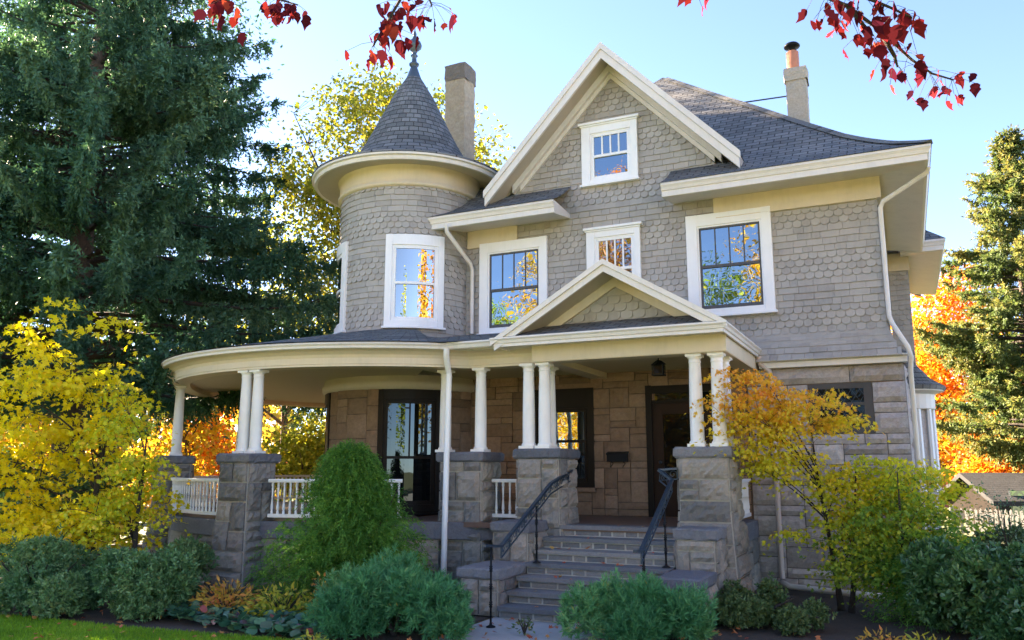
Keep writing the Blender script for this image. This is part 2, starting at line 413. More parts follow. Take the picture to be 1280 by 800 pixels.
def window(mp, u0, u1, v0, v1, vm, lights, style, trim, crown=False, nu=1, pane='glass', proud=.075, sashmat=None):
    a, b, c, d = trim
    fr = MB()
    fr.mbox(mp, a, u0 - .02, c, d, .0, proud, max(1, nu // 4)); fr.mbox(mp, u1 + .02, b, c, d, .0, proud, max(1, nu // 4))
    fr.mbox(mp, u0 - .02, u1 + .02, v1 + .02, d - .002, .0, proud - .003, nu); fr.mbox(mp, u0 - .02, u1 + .02, c + .002, v0 - .02, .0, proud - .003, nu)
    fr.mbox(mp, a - .03, b + .03, c - .045, c - .002, .0, proud + .045, nu)
    if crown:
        fr.mbox(mp, a - .05, b + .05, d + .002, d + .05, .0, proud + .05, nu); fr.mbox(mp, a - .02, b + .02, d - .03, d, proud + .001, proud + .022, nu)
    # inner stop
    for x0, x1, y0, y1 in ((u0 - .021, u0 + .012, v0 - .02, v1 + .02), (u1 - .012, u1 + .021, v0 - .02, v1 + .02)):
        fr.mbox(mp, x0, x1, y0, y1, .0, proud - .025)
    fr.mbox(mp, u0, u1, v1 - .012, v1 + .021, .0, proud - .026, nu)
    o = fr.build('window', M['white'] if style != 'brown' else M['brownframe'], house, bevel=.004)
    s = MB(); w2 = .034 if style == 'dark' else .042
    for x in (u0 + .012, u1 - .012 - w2): s.mbox(mp, x, x + w2, v0 - .02, v1 - .012, .0, .034 if style == 'dark' else .04)
    iu0, iu1 = u0 + .012 + w2, u1 - .012 - w2
    s.mbox(mp, iu0, iu1, v0 - .02, v0 + .05, .0, .03, nu); s.mbox(mp, iu0, iu1, v1 - .012 - w2, v1 - .012, .0, .045, nu)
    s.mbox(mp, iu0, iu1, vm - .026, vm + .026, .0, .047, nu)
    for k in range(1, lights):
        x = iu0 + (iu1 - iu0) * k / lights; bw = .011 if style == 'dark' else .016
        s.mbox(mp, x - bw, x + bw, vm + .026, v1 - .012 - w2, .0, .036)
    s.build('sash', M[sashmat] if sashmat else M['darksash'] if style == 'dark' else M['brownframe'] if style == 'brown' else M['white'], o)
    g = MB()
    for y0, y1, off in ((v0 + .03, vm, .012), (vm, v1 - .03, .024)):
        n = max(nu, 1)
        for i in range(n):
            x0 = iu0 - .01 + (iu1 - iu0 + .02) * i / n; x1 = iu0 - .01 + (iu1 - iu0 + .02) * (i + 1) / n
            g.face([mp(x0, y0, off), mp(x1, y0, off), mp(x1, y1, off), mp(x0, y1, off)])
    g.build('pane', M[pane], o, smooth=nu > 1)
    return o
for nm, u0, u1, v0, v1, vm, n, st, tr in WIN:
    window(FW, u0, u1, v0, v1, vm, n, st, tr, crown=nm in ('mid', 'attic'))

# ---- turret
TR = 1.5; TM = CYL(TC, TR)
def A(deg): return R(deg) * TR
TW = [(14.5, 59.0, 20.3, 53.6), (-86.0, -24.3, -79.0, -32.0), (92, 136, 98, 130)]
mb = MB()
th = [(A(a) + .05, A(b) - .05, 4.76, 6.56) for a, b, c, d in TW]
shingles(mb, TM, 4.5, 7.66, lambda v: (A(-175), A(100)), th, seed=9, start=2, wr=(.13, .4))
mb.build('turret_wall', M['shingle'], house)
mb = MB(); mb.lathe((TC[0], TC[1], 0), [(TR - .005, 3.7), (TR - .005, 8.3)], 72); mb.build('turret_sheathing', M['shingle'], house, smooth=True)
mb = MB(); mb.lathe((TC[0], TC[1], 0), [(TR, 7.63), (TR + .075, 7.64), (TR + .085, 7.70), (TR + .06, 7.72), (TR + .05, 7.76), (TR + .055, 8.03), (TR + .10, 8.06), (TR + .1, 8.2)], 72)
mb.build('turret_frieze', M['cream'], house, smooth=True)
mb = MB(); mb.lathe((TC[0], TC[1], 0), [(TR + .02, 8.08), (1.75, 8.04), (2.03, 8.0), (2.04, 7.985), (2.09, 7.985), (2.10, 8.02), (2.105, 8.06), (2.155, 8.075), (2.16, 8.115), (2.12, 8.13), (1.9, 8.18)], 80)
mb.build('turret_eave', [M['soffit'], M['trim']], house, smooth=False)
ev = bpy.data.objects['turret_eave']; npf = 80
mi = np.zeros(len(ev.data.polygons), np.int32); mi[npf * 2:] = 1; ev.data.polygons.foreach_set('material_index', mi)
mb = MB()
mb.lathe((TC[0], TC[1], 0), [(2.17, 8.12), (2.16, 8.16), (1.95, 8.21), (1.65, 8.33), (1.4, 8.50), (1.2, 8.74), (1.04, 9.02), (.86, 9.38), (.68, 9.76), (.5, 10.15), (.3, 10.5), (.12, 10.8)], 72, uvs=True)
cone = mb.build('turret_roof', M['roof'], house)
mb = MB()
mb.lathe((TC[0], TC[1], 10.72), [(.18, -.02), (.135, .1), (.075, .28), (.06, .3), (.11, .32), (.115, .36), (.06, .4), (.05, .52), (.085, .56), (.05, .6), (.06, .66), (.16, .76), (.17, .82), (.14, .9), (.06, .98), (.03, 1.06), (.045, 1.1), (.012, 1.2), (.004, 1.45)], 18)
mb.build('finial', M['finial'], cone, smooth=True)
for a, b, c, d in TW[:2]:
    window(TM, A(c), A(d), 4.86, 6.36, 5.60, 1, 'white', (A(a), A(b), 4.72, 6.60), nu=14, pane='glass_curved', proud=.07)

# ---- frieze boards, cornices, main roof
mb = MB(); mb.mbox(FW, -2.88, -.13, 6.47, 6.92, .0, .06); mb.mbox(FW, -2.84, -.135, 6.455, 6.469, .0, .075)
mb.box(-.135, -.075, YW - .06, 20.9, 6.47, 6.92)
mb.build('frieze_board', M['cream'], house, bevel=.004)
mb = MB(); mb.mbox(FW, -8.0, -6.86, 6.47, 6.92, .0, .06); mb.build('frieze_board', M['cream'], house, bevel=.004)
CORN = [(-.96, 6.90), (-.96, 6.93), (-.02, 6.98), (0, 6.98), (.005, 6.94), (-.02, 6.90), (-.035, 6.855), (-.035, 6.85), (-.055, 6.845), (-.055, 6.74), (-.10, 6.73), (-.96, 6.86)]
EAVE = 13.9
def cornice(path, dz=0):
    mb = MB(); mb.sweep(path, [(o, z + dz) for o, z in CORN]); return mb
c1 = cornice([(-3.63, EAVE), (.7, EAVE), (.7, 20.1)]).build('cornice', [M['trim'], M['soffit']], house)
c2 = cornice([(-8.75, EAVE), (-5.71, EAVE)]).build('cornice', [M['trim'], M['soffit']], house)
c3 = cornice([(.2, 20.1), (1.12, 20.1), (1.12, 25.5)]).build('cornice', [M['trim'], M['soffit']], house)
for c in (c1, c2, c3):
    for p in c.data.polygons:
        if p.normal.z < -.9 and p.area > .5: p.material_index = 1
def zt(t):
    K = [(0, 6.985), (.36, 7.15), (.72, 7.37), (1.23, 7.75), (2.09, 8.53), (3.0, 9.38), (3.92, 10.22), (5.67, 11.85)]
    for (a, za), (b, zb) in zip(K, K[1:]):
        if t <= b: return za + (zb - za) * (t - a) / (b - a)
    return K[-1][1]
mb = MB(); ts = [0, .18, .36, .54, .72, .9, 1.23, 1.66, 2.09, 2.55, 3.0, 3.92, 4.8, 5.67]
XL, XRR = -9.6, .72
def xl(t): return XL + t * (-4.95 - XL) / 5.67
def xr(t): return XRR - t
Ls = [0]
for a, b in zip(ts, ts[1:]): Ls.append(Ls[-1] + math.hypot(b - a, zt(b) - zt(a)))
for i in range(len(ts) - 1):
    a, b = ts[i], ts[i + 1]; la, lb = Ls[i], Ls[i + 1]
    segs = [(xl(a), -5.69, xl(b), -5.69), (-3.65, xr(a), -3.65, xr(b))] if b <= .9 else [(xl(a), xr(a), xl(b), xr(b))]
    for p, q, r_, s_ in segs:
        mb.face([(p, EAVE - .02 + a, zt(a)), (q, EAVE - .02 + a, zt(a)), (s_, EAVE - .02 + b, zt(b)), (r_, EAVE - .02 + b, zt(b))], uv=[(p, la), (q, la), (s_, lb), (r_, lb)])
    mb.face([(xr(a), EAVE - .02 + a, zt(a)), (xr(a), 27, zt(a)), (xr(b), 27, zt(b)), (xr(b), EAVE - .02 + b, zt(b))], uv=[(EAVE + a, la), (27, la), (27, lb), (EAVE + b, lb)])
    mb.face([(xl(a), 27, zt(a)), (xl(a), EAVE - .02 + a, zt(a)), (xl(b), EAVE - .02 + b, zt(b)), (xl(b), 27, zt(b))], uv=[(27, la), (EAVE + a, la), (EAVE + b, lb), (27, lb)])
# hip cap shingles
for i in range(26):
    t0 = i * .21; t1 = t0 + .25
    if t1 > 5.67: break
    c0 = Vector((xr(t0), EAVE - .02 + t0, zt(t0) + .015)); c1_ = Vector((xr(t1), EAVE - .02 + t1, zt(t1) + .03))
    mb.add([c0 + Vector((-.12, -.02, .0)), c0 + Vector((0, 0, .035)), c0 + Vector((.02, .12, .0)), c1_ + Vector((-.12, -.02, -.015)), c1_ + Vector((0, 0, .02)), c1_ + Vector((.02, .12, -.015))], [(0, 1, 4, 3), (1, 2, 5, 4), (0, 2, 1)], uvs=[[(0, 0), (.1, 0), (.1, .1), (0, .1)]] * 2 + [[(0, 0), (.1, 0), (.1, .1)]])
# wing roof at the right side
mb.face([(.0, 20.1, 6.985), (1.13, 20.1, 6.985), (.3, 21.2, 7.8), (0, 21.2, 7.8)], uv=[(0, 0), (1, 0), (.5, 1.3), (0, 1.3)])
mb.face([(1.13, 20.1, 6.985), (1.13, 26, 6.985), (.3, 26, 7.8), (.3, 21.2, 7.8)], uv=[(0, 0), (6, 0), (6, 1.3), (1, 1.3)])
mb.build('main_roof', M['roof'], house)

# ---- front gable
GX, GZ, GS, GH = -4.8, 10.10, 1.05, 2.52
def gz(x, d=0): return GZ + d - GS * abs(x - GX)
mb = MB()
for sgn in (-1, 1):
    e = GX + sgn * GH
    q = [(GX, 14.22, GZ), (e, 14.22, gz(e)), (e, 18.6, gz(e)), (GX, 18.6, GZ)]
    L = GH * math.sqrt(1 + GS * GS); u = [(14.2, L), (14.2, 0), (18.6, 0), (18.6, L)]
    if sgn > 0: q = q[::-1]; u = u[::-1]
    mb.face(q, uv=u)
mb.build('gable_roof', M['roof'], house)
mb = MB()
def rake(y0, y1, d0, d1, h=GH, mat=0, gx=GX):
    """boards under both slopes: from d0 to d1 below the roof surface (measured vertically), between depths y0 and y1"""
    for sgn in (-1, 1):
        e = GX + sgn * h; pts = []
        for y in (y0, y1): pts += [(GX, y, GZ + d0), (e, y, gz(e, d0)), (e, y, gz(e, d1)), (GX, y, GZ + d1)]
        fs = [(0, 1, 2, 3), (7, 6, 5, 4), (1, 5, 6, 2), (0, 4, 5, 1), (3, 2, 6, 7)]
        if sgn < 0: fs = [f[::-1] for f in fs]
        mb.add(pts, fs, mat)
rake(14.16, 14.22, .03, -.11, GH + .02)
rake(14.19, 14.25, -.113, -.30, GH)
rake(14.253, YW + .1, -.02, -.20, GH - .01, 1)
rake(14.66, YW - .004, -.203, -.36, 2.12)
rake(14.74, YW - .005, -.363, -.47, 1.98)
mb.build('gable_trim', [M['trim'], M['soffit']], house)

# ---- chimneys
mb = MB(); rr = random.Random(5)
def rough_stack(mb, cx, cy, w, d, z0, z1, seg=.12, j=.015, mat=0):
    rr = random.Random(int(cx * 100)); n = int((z1 - z0) / seg); ring = []
    prof = []
    for s_ in range(4):
        for k in range(4):
            f = k / 4
            c = [(-1, -1), (1, -1), (1, 1), (-1, 1)]
            a, b = c[s_], c[(s_ + 1) % 4]; prof.append((a[0] + (b[0] - a[0]) * f, a[1] + (b[1] - a[1]) * f))
    pts = []
    for i in range(n + 1):
        z = z0 + (z1 - z0) * i / n
        for p in prof: pts.append((cx + p[0] * w / 2 + rr.uniform(-j, j), cy + p[1] * d / 2 + rr.uniform(-j, j), z + rr.uniform(-j, j) * .5))
    m = 16; fs = []
    for i in range(n):
        for k in range(m): fs.append((i * m + k, i * m + (k + 1) % m, (i + 1) * m + (k + 1) % m, (i + 1) * m + k))
    fs.append(tuple(n * m + k for k in range(m)))
    mb.add(pts, fs, mat)
P = at_y(569, 190, 17.4); xc = (at_y(551, 100, 17.4)[0] + at_y(588, 100, 17.4)[0]) / 2; wc = at_y(588, 100, 17.4)[0] - at_y(551, 100, 17.4)[0]
xc -= .10
rough_stack(mb, xc, 17.4 + wc * .5, wc * .66, wc * .66, 6.5, at_y(569, 95, 17.4)[2]); zc = at_y(569, 95, 17.4)[2]
ch = mb.build('chimney', M['chimney'], house); 
mb = MB(); rough_stack(mb, xc, 17.4 + wc * .5, wc * .69, wc * .69, zc - .02, at_y(569, 76, 17.4)[2], .08)
mb.build('chimney_cap', M['sooty'], ch)
mb = MB(); rough_stack(mb, -1.53, 17.4, .40, .40, 8.2, 10.02, .1, .008); rough_stack(mb, -1.53, 17.4, .46, .46, 10.0, 10.28, .07, .012)
ch2 = mb.build('chimney', M['chimney_pale'], house); tag(ch2, 'slim pale chimney with a clay flue')
mb = MB(); mb.lathe((-1.58, 17.4, 10.2), [(.13, 0), (.13, .52), (.10, .54), (.1, .4)], 14); mb.build('chimney_pot', M['clay'], ch2, smooth=True)
mb = MB(); mb.lathe((-1.58, 17.4, 10.72), [(.09, 0), (.085, .1), (.16, .12), (.17, .15), (.13, .2), (0, .21)], 14); mb.build('chimney_cowl', M['ironblk'], ch2, smooth=True)
mb = MB(); mb.tube([at_y(930, 128, 17.6), (-1.7, 17.45, at_y(984, 119, 17.4)[2])], .016, 6); mb.build('chimney_brace', M['lead'], ch2)

# ---- ashlar stone
def ashlar(mb, mp, u0, u1, v0, v1, unit=.16, holes=(), gap=.012, bulge=.02, rough=.012, seed=1, maxw=5, maxh=2, minw=2, hh=None, res=.075, back=True, nub=1, base=.03, bmat=1, cl=None):
    rnd = random.Random(seed); nw = max(1, round((u1 - u0) / unit)); nh = max(1, round((v1 - v0) / unit))
    du, dv = (u1 - u0) / nw, (v1 - v0) / nh; occ = [[False] * nw for _ in range(nh)]
    for j in range(nh):
        for i in range(nw):
            cu, cv = u0 + (i + .5) * du, v0 + (j + .5) * dv
            for a, b, c, d in holes:
                if a < cu < b and c < cv < d: occ[j][i] = True
    if back:
        cells = [(i, j) for j in range(nh) for i in range(nw) if not occ[j][i]]
        for i, j in cells:
            mb.face([mp(u0 + i * du, v0 + j * dv, 0), mp(u0 + (i + 1) * du, v0 + j * dv, 0), mp(u0 + (i + 1) * du, v0 + (j + 1) * dv, 0), mp(u0 + i * du, v0 + (j + 1) * dv, 0)], bmat, rnd.random())
    for j in range(nh):
        for i in range(nw):
            if occ[j][i]: continue
            w = rnd.randint(minw, maxw); h = rnd.randint(1, maxh)
            k = 1
            while k < w and i + k < nw and not occ[j][i + k]: k += 1
            w = k
            if i + w < nw and not occ[j][i + w] and (i + w + 1 >= nw or occ[j][i + w + 1]): w += 1
            g = 1
            while g < h and j + g < nh and all(not occ[j + g][i + q] for q in range(w)): g += 1
            h = g
            for b in range(h):
                for a in range(w): occ[j + b][i + a] = True
            a0, a1, b0, b1 = u0 + i * du + gap / 2, u0 + (i + w) * du - gap / 2, v0 + j * dv + gap / 2, v0 + (j + h) * dv - gap / 2
            nx, ny = max(2, min(12, int((a1 - a0) / res))), max(2, min(9, int((b1 - b0) / res)))
            tone = rnd.random(); pts = []; bl = bulge * rnd.uniform(.5, 1.3); sx, sy = rnd.uniform(-1, 1) * bulge * .5, rnd.uniform(-1, 1) * bulge * .5
            for y in range(ny + 1):
                for x in range(nx + 1):
                    fx, fy = x / nx, y / ny; ed = min(min(fx, 1 - fx) * (a1 - a0), min(fy, 1 - fy) * (b1 - b0)) / .06
                    ed = min(1, ed); o = base + bl * ed + (rnd.uniform(-1, 1) * rough if ed > 0 else rnd.uniform(-.4, .4) * rough) + (sx * (fx - .5) + sy * (fy - .5)) * ed
                    ju = rnd.uniform(-.004, .004); jv = rnd.uniform(-.004, .004)
                    pts.append(mp(a0 + (a1 - a0) * fx + ju, b0 + (b1 - b0) * fy + jv, max(.006, o)))
            q = nx + 1; fs = [(y * q + x, y * q + x + 1, (y + 1) * q + x + 1, (y + 1) * q + x) for y in range(ny) for x in range(nx)]
            edge = [x for x in range(nx + 1)] + [y * q + nx for y in range(1, ny + 1)] + [ny * q + x for x in range(nx - 1, -1, -1)] + [y * q for y in range(ny - 1, 0, -1)]
            n0 = len(pts)
            co = [(a0 + (a1 - a0) * (e % q) / nx, b0 + (b1 - b0) * (e // q) / ny) for e in edge]
            pts += [mp(x, y, -.002) for x, y in co]; m = len(edge)
            fs += [(edge[(k + 1) % m], edge[k], n0 + k, n0 + (k + 1) % m) for k in range(m)]
            mb.add(pts, fs, 0, tone)

mb = MB()   # brown sandstone wall inside the porch
ashlar(mb, lambda u, v, o: (u, YW - o, v), -8.1, -2.46, 1.10, 3.80, .125, [(-6.5, -5.3, 1.6, 3.5), (-4.27, -2.9, 1.0, 3.45)], bulge=.012, rough=.005, seed=21, maxw=5, maxh=3, gap=.014)
mb.build('porch_stone_wall', [M['brownstone'], M['darkmortar']], house)
mb = MB()   # grey stone wall right of the porch
ashlar(mb, lambda u, v, o: (u, YW - o, v), -2.44, .06, 0.0, 3.35, .17, [(-1.45, -.48, 2.5, 3.5)], bulge=.04, rough=.012, seed=22, maxw=5, maxh=2, gap=.014)
ashlar(mb, lambda u, v, o: (u, YW - o, v), -2.44, .06, 3.36, 3.64, .28, bulge=.06, rough=.02, seed=23, maxw=7, maxh=1, minw=3, gap=.012)
ashlar(mb, lambda u, v, o: (.03 + o, u, v), 14.8, 20.8, 0.0, 3.64, .22, bulge=.04, rough=.012, seed=24, maxw=5, maxh=2, gap=.014)
mb.build('stone_wall', [M['greystone'], M['greymortar']], house)
mb = MB(); mb.mbox(FW, -2.2, .12, 3.645, 3.75, .0, .17); mb.mbox(FW, -2.2, .13, 3.752, 3.775, .0, .235); mb.build('belt_board', M['trim'], house, bevel=.005)
# turret base
TB = CYL(TC, 1.64)
mb = MB(); ashlar(mb, TB, R(-150) * 1.64, R(100) * 1.64, 1.10, 3.62, .16, [(R(14) * 1.64, R(56) * 1.64, 1.1, 3.46), (R(-88) * 1.64, R(-33) * 1.64, 1.1, 3.46)], bulge=.015, rough=.006, seed=25, maxw=5, maxh=3, gap=.014)
mb.build('turret_base', [M['brownstone'], M['darkmortar']], house)
mb = MB(); mb.lathe((TC[0], TC[1], 0), [(1.60, 3.45), (1.74, 3.47), (1.76, 3.60), (1.73, 3.63), (1.7, 3.74)], 64); mb.build('turret_base_moulding', M['soffit'], house, smooth=True)
# hidden body of the house
mb = MB(); mb.box(-9.4, -.17, YW + .2, 26.5, 3.7, 6.98); mb.build('upper_body', M['shingle'], house)
mb = MB(); mb.box(-9.4, .02, YW + .004, 26.5, .0, 3.7); mb.build('lower_body', M['brownstone'], house)
# right side wing and its bay
mb = MB(); mb.box(-.1, .34, 20.9, 26, 3.7, 6.98)
shingles(mb, lambda u, v, o: (u, 20.9 - o, v), 3.8, 6.5, lambda v: (-.1, .34), seed=31)
shingles(mb, lambda u, v, o: (-.155 + o + flare(v), u, v), 3.76, 6.5, lambda v: (14.8, 20.9), seed=32)
mb.build('wing_wall', M['shingle'], house)
mb = MB(); mb.mbox(lambda u, v, o: (u, 20.9 - o, v), -.07, .37, 6.5, 6.92, 0, .06); mb.build('wing_frieze', M['cream'], house)
mb = MB(); mb.lathe((.0, 18.6, 0), [(.62, 3.50), (.78, 3.48), (.80, 3.56), (.55, 3.72), (.32, 4.0), (.12, 4.35)], 24, uvs=True); bayr = mb.build('bay_roof', M['roof'], house)
mb = MB(); mb.lathe((.0, 18.6, 0), [(.55, 3.1), (.58, 3.12), (.59, 3.4), (.70, 3.46), (.76, 3.46), (.76, 3.52), (.5, 3.55)], 24); mb.build('bay_eave', M['trim'], house)
mb = MB(); mb.lathe((.0, 18.6, 0), [(.5, 0), (.5, 1.4), (.53, 1.42), (.53, 1.5), (.46, 1.52), (.46, 3.15)], 24); mb.build('bay_wall', M['greystone'], house)
mb = MB()
for a in range(-180, 20, 30):
    a = R(a); mb.tube([(-.52 * math.sin(a) , 18.6 - .52 * math.cos(a), 1.5), (-.52 * math.sin(a), 18.6 - .52 * math.cos(a), 3.12)], .045, 6)
mb.build('bay_mullion', M['white'], house)

# ---- first floor windows and doors
window(FW, -6.42, -5.42, 1.72, 3.06, 2.46, 1, 'brown', (-6.52, -5.28, 1.60, 3.46), pane='glass_dark', proud=.05)
mb = MB(); mb.mbox(FW, -6.55, -5.25, 1.52, 1.60, 0, .11); mb.build('window_sill', M['brownstone'], house, bevel=.006)
window(TB, R(18.5) * 1.64, R(51.5) * 1.64, 1.30, 3.24, 2.16, 2, 'brown', (R(14) * 1.64, R(56) * 1.64, 1.13, 3.46), nu=10, pane='glass_turret', proud=.06)
window(TB, R(-82) * 1.64, R(-39) * 1.64, 1.30, 3.24, 2.16, 2, 'brown', (R(-88) * 1.64, R(-33) * 1.64, 1.13, 3.46), nu=10, pane='glass_turret', proud=.06)
mb = MB()
mb.mbox(FW, -4.27, -4.16, 1.10, 3.45, -.02, .05); mb.mbox(FW, -3.02, -2.90, 1.10, 3.45, -.02, .05); mb.mbox(FW, -4.16, -3.02, 3.3, 3.44, -.02, .048); mb.mbox(FW, -4.16, -3.02, 3.12, 3.18, -.02, .03)
dr = mb.build('front_door', M['brownframe'], house)
mb = MB(); mb.mbox(FW, -4.16, -3.02, 1.11, 3.12, -.02, .008)
for x0, x1, y0, y1 in ((-4.10, -3.96, 1.15, 3.06), (-3.24, -3.08, 1.15, 3.06), (-3.96, -3.24, 1.15, 1.75), (-3.96, -3.24, 2.92, 3.06)): mb.mbox(FW, x0, x1, y0, y1, .008, .03)
mb.build('door_leaf', M['door'], dr)
mb = MB(); mb.face([FW(-3.96, 1.75, .014), FW(-3.24, 1.75, .014), FW(-3.24, 2.92, .014), FW(-3.96, 2.92, .014)]); mb.face([FW(-4.1, 3.18, .014), FW(-3.08, 3.18, .014), FW(-3.08, 3.3, .014), FW(-4.1, 3.3, .014)])
mb.build('door_glass', M['glass_leaded'], dr)
mb = MB(); mb.lathe((0, 0, 0), [(.0, 0), (.03, .01), (.034, .03), (.02, .05), (0, .055)], 10)
mb.v = [(-4.02 + x, YW - .03 - z, 2.06 + y) for x, y, z in mb.v]; mb.build('door_knob', M['lead'], dr, smooth=True)
# leaded window in the grey stone wall
mb = MB(); a, b, c, d = -1.435, -.445, 2.515, 3.352
mb.mbox(FW, a, a + .15, c, d, -.02, .03); mb.mbox(FW, b - .13, b, c, d, -.02, .03); mb.mbox(FW, a + .15, b - .13, d - .09, d, -.02, .028); mb.mbox(FW, a + .15, b - .13, c, c + .12, -.02, .028); mb.mbox(FW, a + .15, b - .13, 2.98, 3.03, -.02, .024)
lw = mb.build('window', M['greysash'], house); tag(lw, 'small leaded casement in a dark grey frame')
mb = MB()
for k in range(-3, 10):
    for sg in (1, -1):
        x = a + .15 + k * .13; p = [(x, c + .12), (x + sg * .4, d - .09)]
        pts = []
        for tt in np.linspace(0, 1, 24):
            xx = p[0][0] + (p[1][0] - p[0][0]) * tt
            if a + .15 <= xx <= b - .13: pts.append(FW(xx, p[0][1] + (p[1][1] - p[0][1]) * tt, .012))
        if len(pts) > 1: mb.tube(pts, .006, 4)
mb.build('lead_lattice', M['lead'], lw)
mb = MB(); mb.face([FW(a + .15, c + .1, .005), FW(b - .13, c + .1, .005), FW(b - .13, d - .08, .005), FW(a + .15, d - .08, .005)]); mb.build('pane', M['glass_leaded'], lw)

# ---- porch
PC = (-10.0, 15.6); PR = 4.8
def far(a): t = max(0, min(1, (a - 45) / 70)); return PR * (1 + .16 * t * t * (3 - 2 * t))
def PP(a, r=PR):
    rr = r * far(a) / PR; t = R(a); return (PC[0] - rr * math.sin(t), PC[1] - rr * math.cos(t))
ring = [PP(a) for a in range(176, -41, -4)]
YB = 12.25
beam_path = ring + [(-6.6, YB), (-5.30, YB)]
mb = MB()
BP = [(-.32, 3.62), (-.32, 4.0), (.22, 4.0), (.255, 3.985), (.262, 3.96), (.235, 3.93), (.23, 3.895), (.205, 3.885), (.15, 3.882), (.08, 3.855), (.03, 3.81), (.012, 3.76), (.012, 3.66), (0, 3.655), (0, 3.62)]
mb.sweep(beam_path, BP, 0)
pb = mb.build('porch_beam', [M['cream'], M['trim']], house)
npt = len(BP)
for i in range(len(beam_path) - 1):
    for k in range(2, 7): pb.data.polygons[i * npt + k].material_index = 1
# ceiling, floor, roof of the round porch and of the straight part
def disc(mb, z, r, a0=178, a1=-42, step=4, flip=False, inner=1.0, z2=None, uvs=False, extra=True):
    pts = [PP(a, r) for a in range(a0, a1, -step)]
    for p, q in zip(pts, pts[1:]):
        pi = (TC[0] + (p[0] - TC[0]) * inner / math.hypot(p[0] - TC[0], p[1] - TC[1]), TC[1] + (p[1] - TC[1]) * inner / math.hypot(p[0] - TC[0], p[1] - TC[1]))
        qi = (TC[0] + (q[0] - TC[0]) * inner / math.hypot(q[0] - TC[0], q[1] - TC[1]), TC[1] + (q[1] - TC[1]) * inner / math.hypot(q[0] - TC[0], q[1] - TC[1]))
        zz = z if z2 is None else z2
        f = [(*p, z), (*q, z), (*qi, zz), (*pi, zz)]
        if flip: f = f[::-1]
        L = math.hypot(p[0] - pi[0], p[1] - pi[1]); ang = math.atan2(p[0] - PC[0], p[1] - PC[1]); ang2 = math.atan2(q[0] - PC[0], q[1] - PC[1])
        u = [(ang * 4, 0), (ang2 * 4, 0), (ang2 * 4, L), (ang * 4, L)] if uvs else None
        if u and abs(ang - ang2) > 3: u = [(0, 0), (.3, 0), (.3, L), (0, L)]
        mb.face(f, uv=u)
ceil_m, cnt, cb = mat('porch_ceiling_boards')
tcx = N(cnt, 'ShaderNodeTexCoord'); wv = N(cnt, 'ShaderNodeTexWave', Scale=6.0, wave_type='BANDS', bands_direction='Y'); wv.inputs['Distortion'].default_value = 0
cnt.links.new(tcx.outputs['Object'], wv.inputs['Vector'])
rw = ramp(cnt, [(.0, (.30, .25, .16)), (.12, (.56, .48, .32)), (1, (.60, .52, .35))]); cnt.links.new(wv.outputs['Fac'], rw.inputs['Fac']); cnt.links.new(rw.outputs['Color'], cb.inputs['Base Color']); cb.inputs['Roughness'].default_value = .5
mb = MB(); disc(mb, 3.72, 4.55, inner=1.2); mb.box(-7.9, -2.4, 12.3, 14.82, 3.724, 3.76); mb.build('porch_ceiling', ceil_m, house)
mb = MB(); disc(mb, 1.095, 4.62, flip=True, inner=1.2); mb.box(-8.0, -2.40, 12.06, 14.8, 1.02, 1.099); mb.build('porch_floor', M['floor'], house)
mb = MB(); disc(mb, 4.0, 5.08, inner=1.45, z2=4.68, flip=True, uvs=True)
mb.add([(*PP(-38, 5.08), 4.0), (-5.8, 11.95, 4.0), (-5.2, 14.8, 4.62), (-8.6, 14.75, 4.66)], [(0, 1, 2, 3)], uvs=[[(0, 0), (1.4, 0), (2, 3), (0, 3)]])
mb.add([(*PP(-30, 5.08), 4.002), (*PP(-38, 5.08), 4.002), (-8.6, 14.75, 4.662), (-9, 13.6, 4.66)], [(0, 1, 2, 3)], uvs=[[(0, 0), (1, 0), (1, 3), (0, 3)]])
mb.build('porch_roof', M['roof'], house)
# portico beam, eave and pediment roof
mb = MB()
PB = [(-.32, 3.62), (-.32, 3.95), (.0, 3.95), (.0, 3.635), (-.01, 3.62)]
mb.sweep([(-5.32, 14.8), (-5.32, 12.0), (-2.25, 12.0), (-2.25, 14.8)], PB, 0)
mb.build('portico_beam', M['cream'], house)
PX0, PX1, PYF = -5.86, -2.15, 11.56
GP = [(-.5, 3.885), (-.5, 3.93), (-.03, 3.99), (0, 3.99), (.004, 3.965), (-.02, 3.94), (-.032, 3.90), (-.05, 3.89), (-.05, 3.845), (-.075, 3.842), (-.075, 3.865)]
mb = MB(); mb.sweep([(PX0, 14.0), (PX0, PYF), (PX1, PYF), (PX1, 14.78)], GP); mb.build('portico_gutter', M['trim'], house)
mb = MB(); mb.sweep([(-7.15, 11.74), (-5.87, 11.74)], [(-.1, 3.885), (-.1, 4.0), (0, 4.0), (.004, 3.975), (-.02, 3.95), (-.035, 3.9), (-.06, 3.885)]); mb.build('gutter', M['trim'], house)
AX, AZ, AS = -3.96, 5.06, .60
def az(x, d=0): return AZ + d - AS * abs(x - AX)
mb = MB()
for sgn in (-1, 1):
    e = PX0 + .03 if sgn < 0 else PX1 - .03
    q = [(AX, 11.62, AZ), (e, 11.62, az(e)), (e, 14.8, az(e)), (AX, 14.8, AZ)]; u = [(11.6, 2), (11.6, 0), (14.8, 0), (14.8, 2)]
    if sgn > 0: q = q[::-1]; u = u[::-1]
    mb.face(q, uv=u)
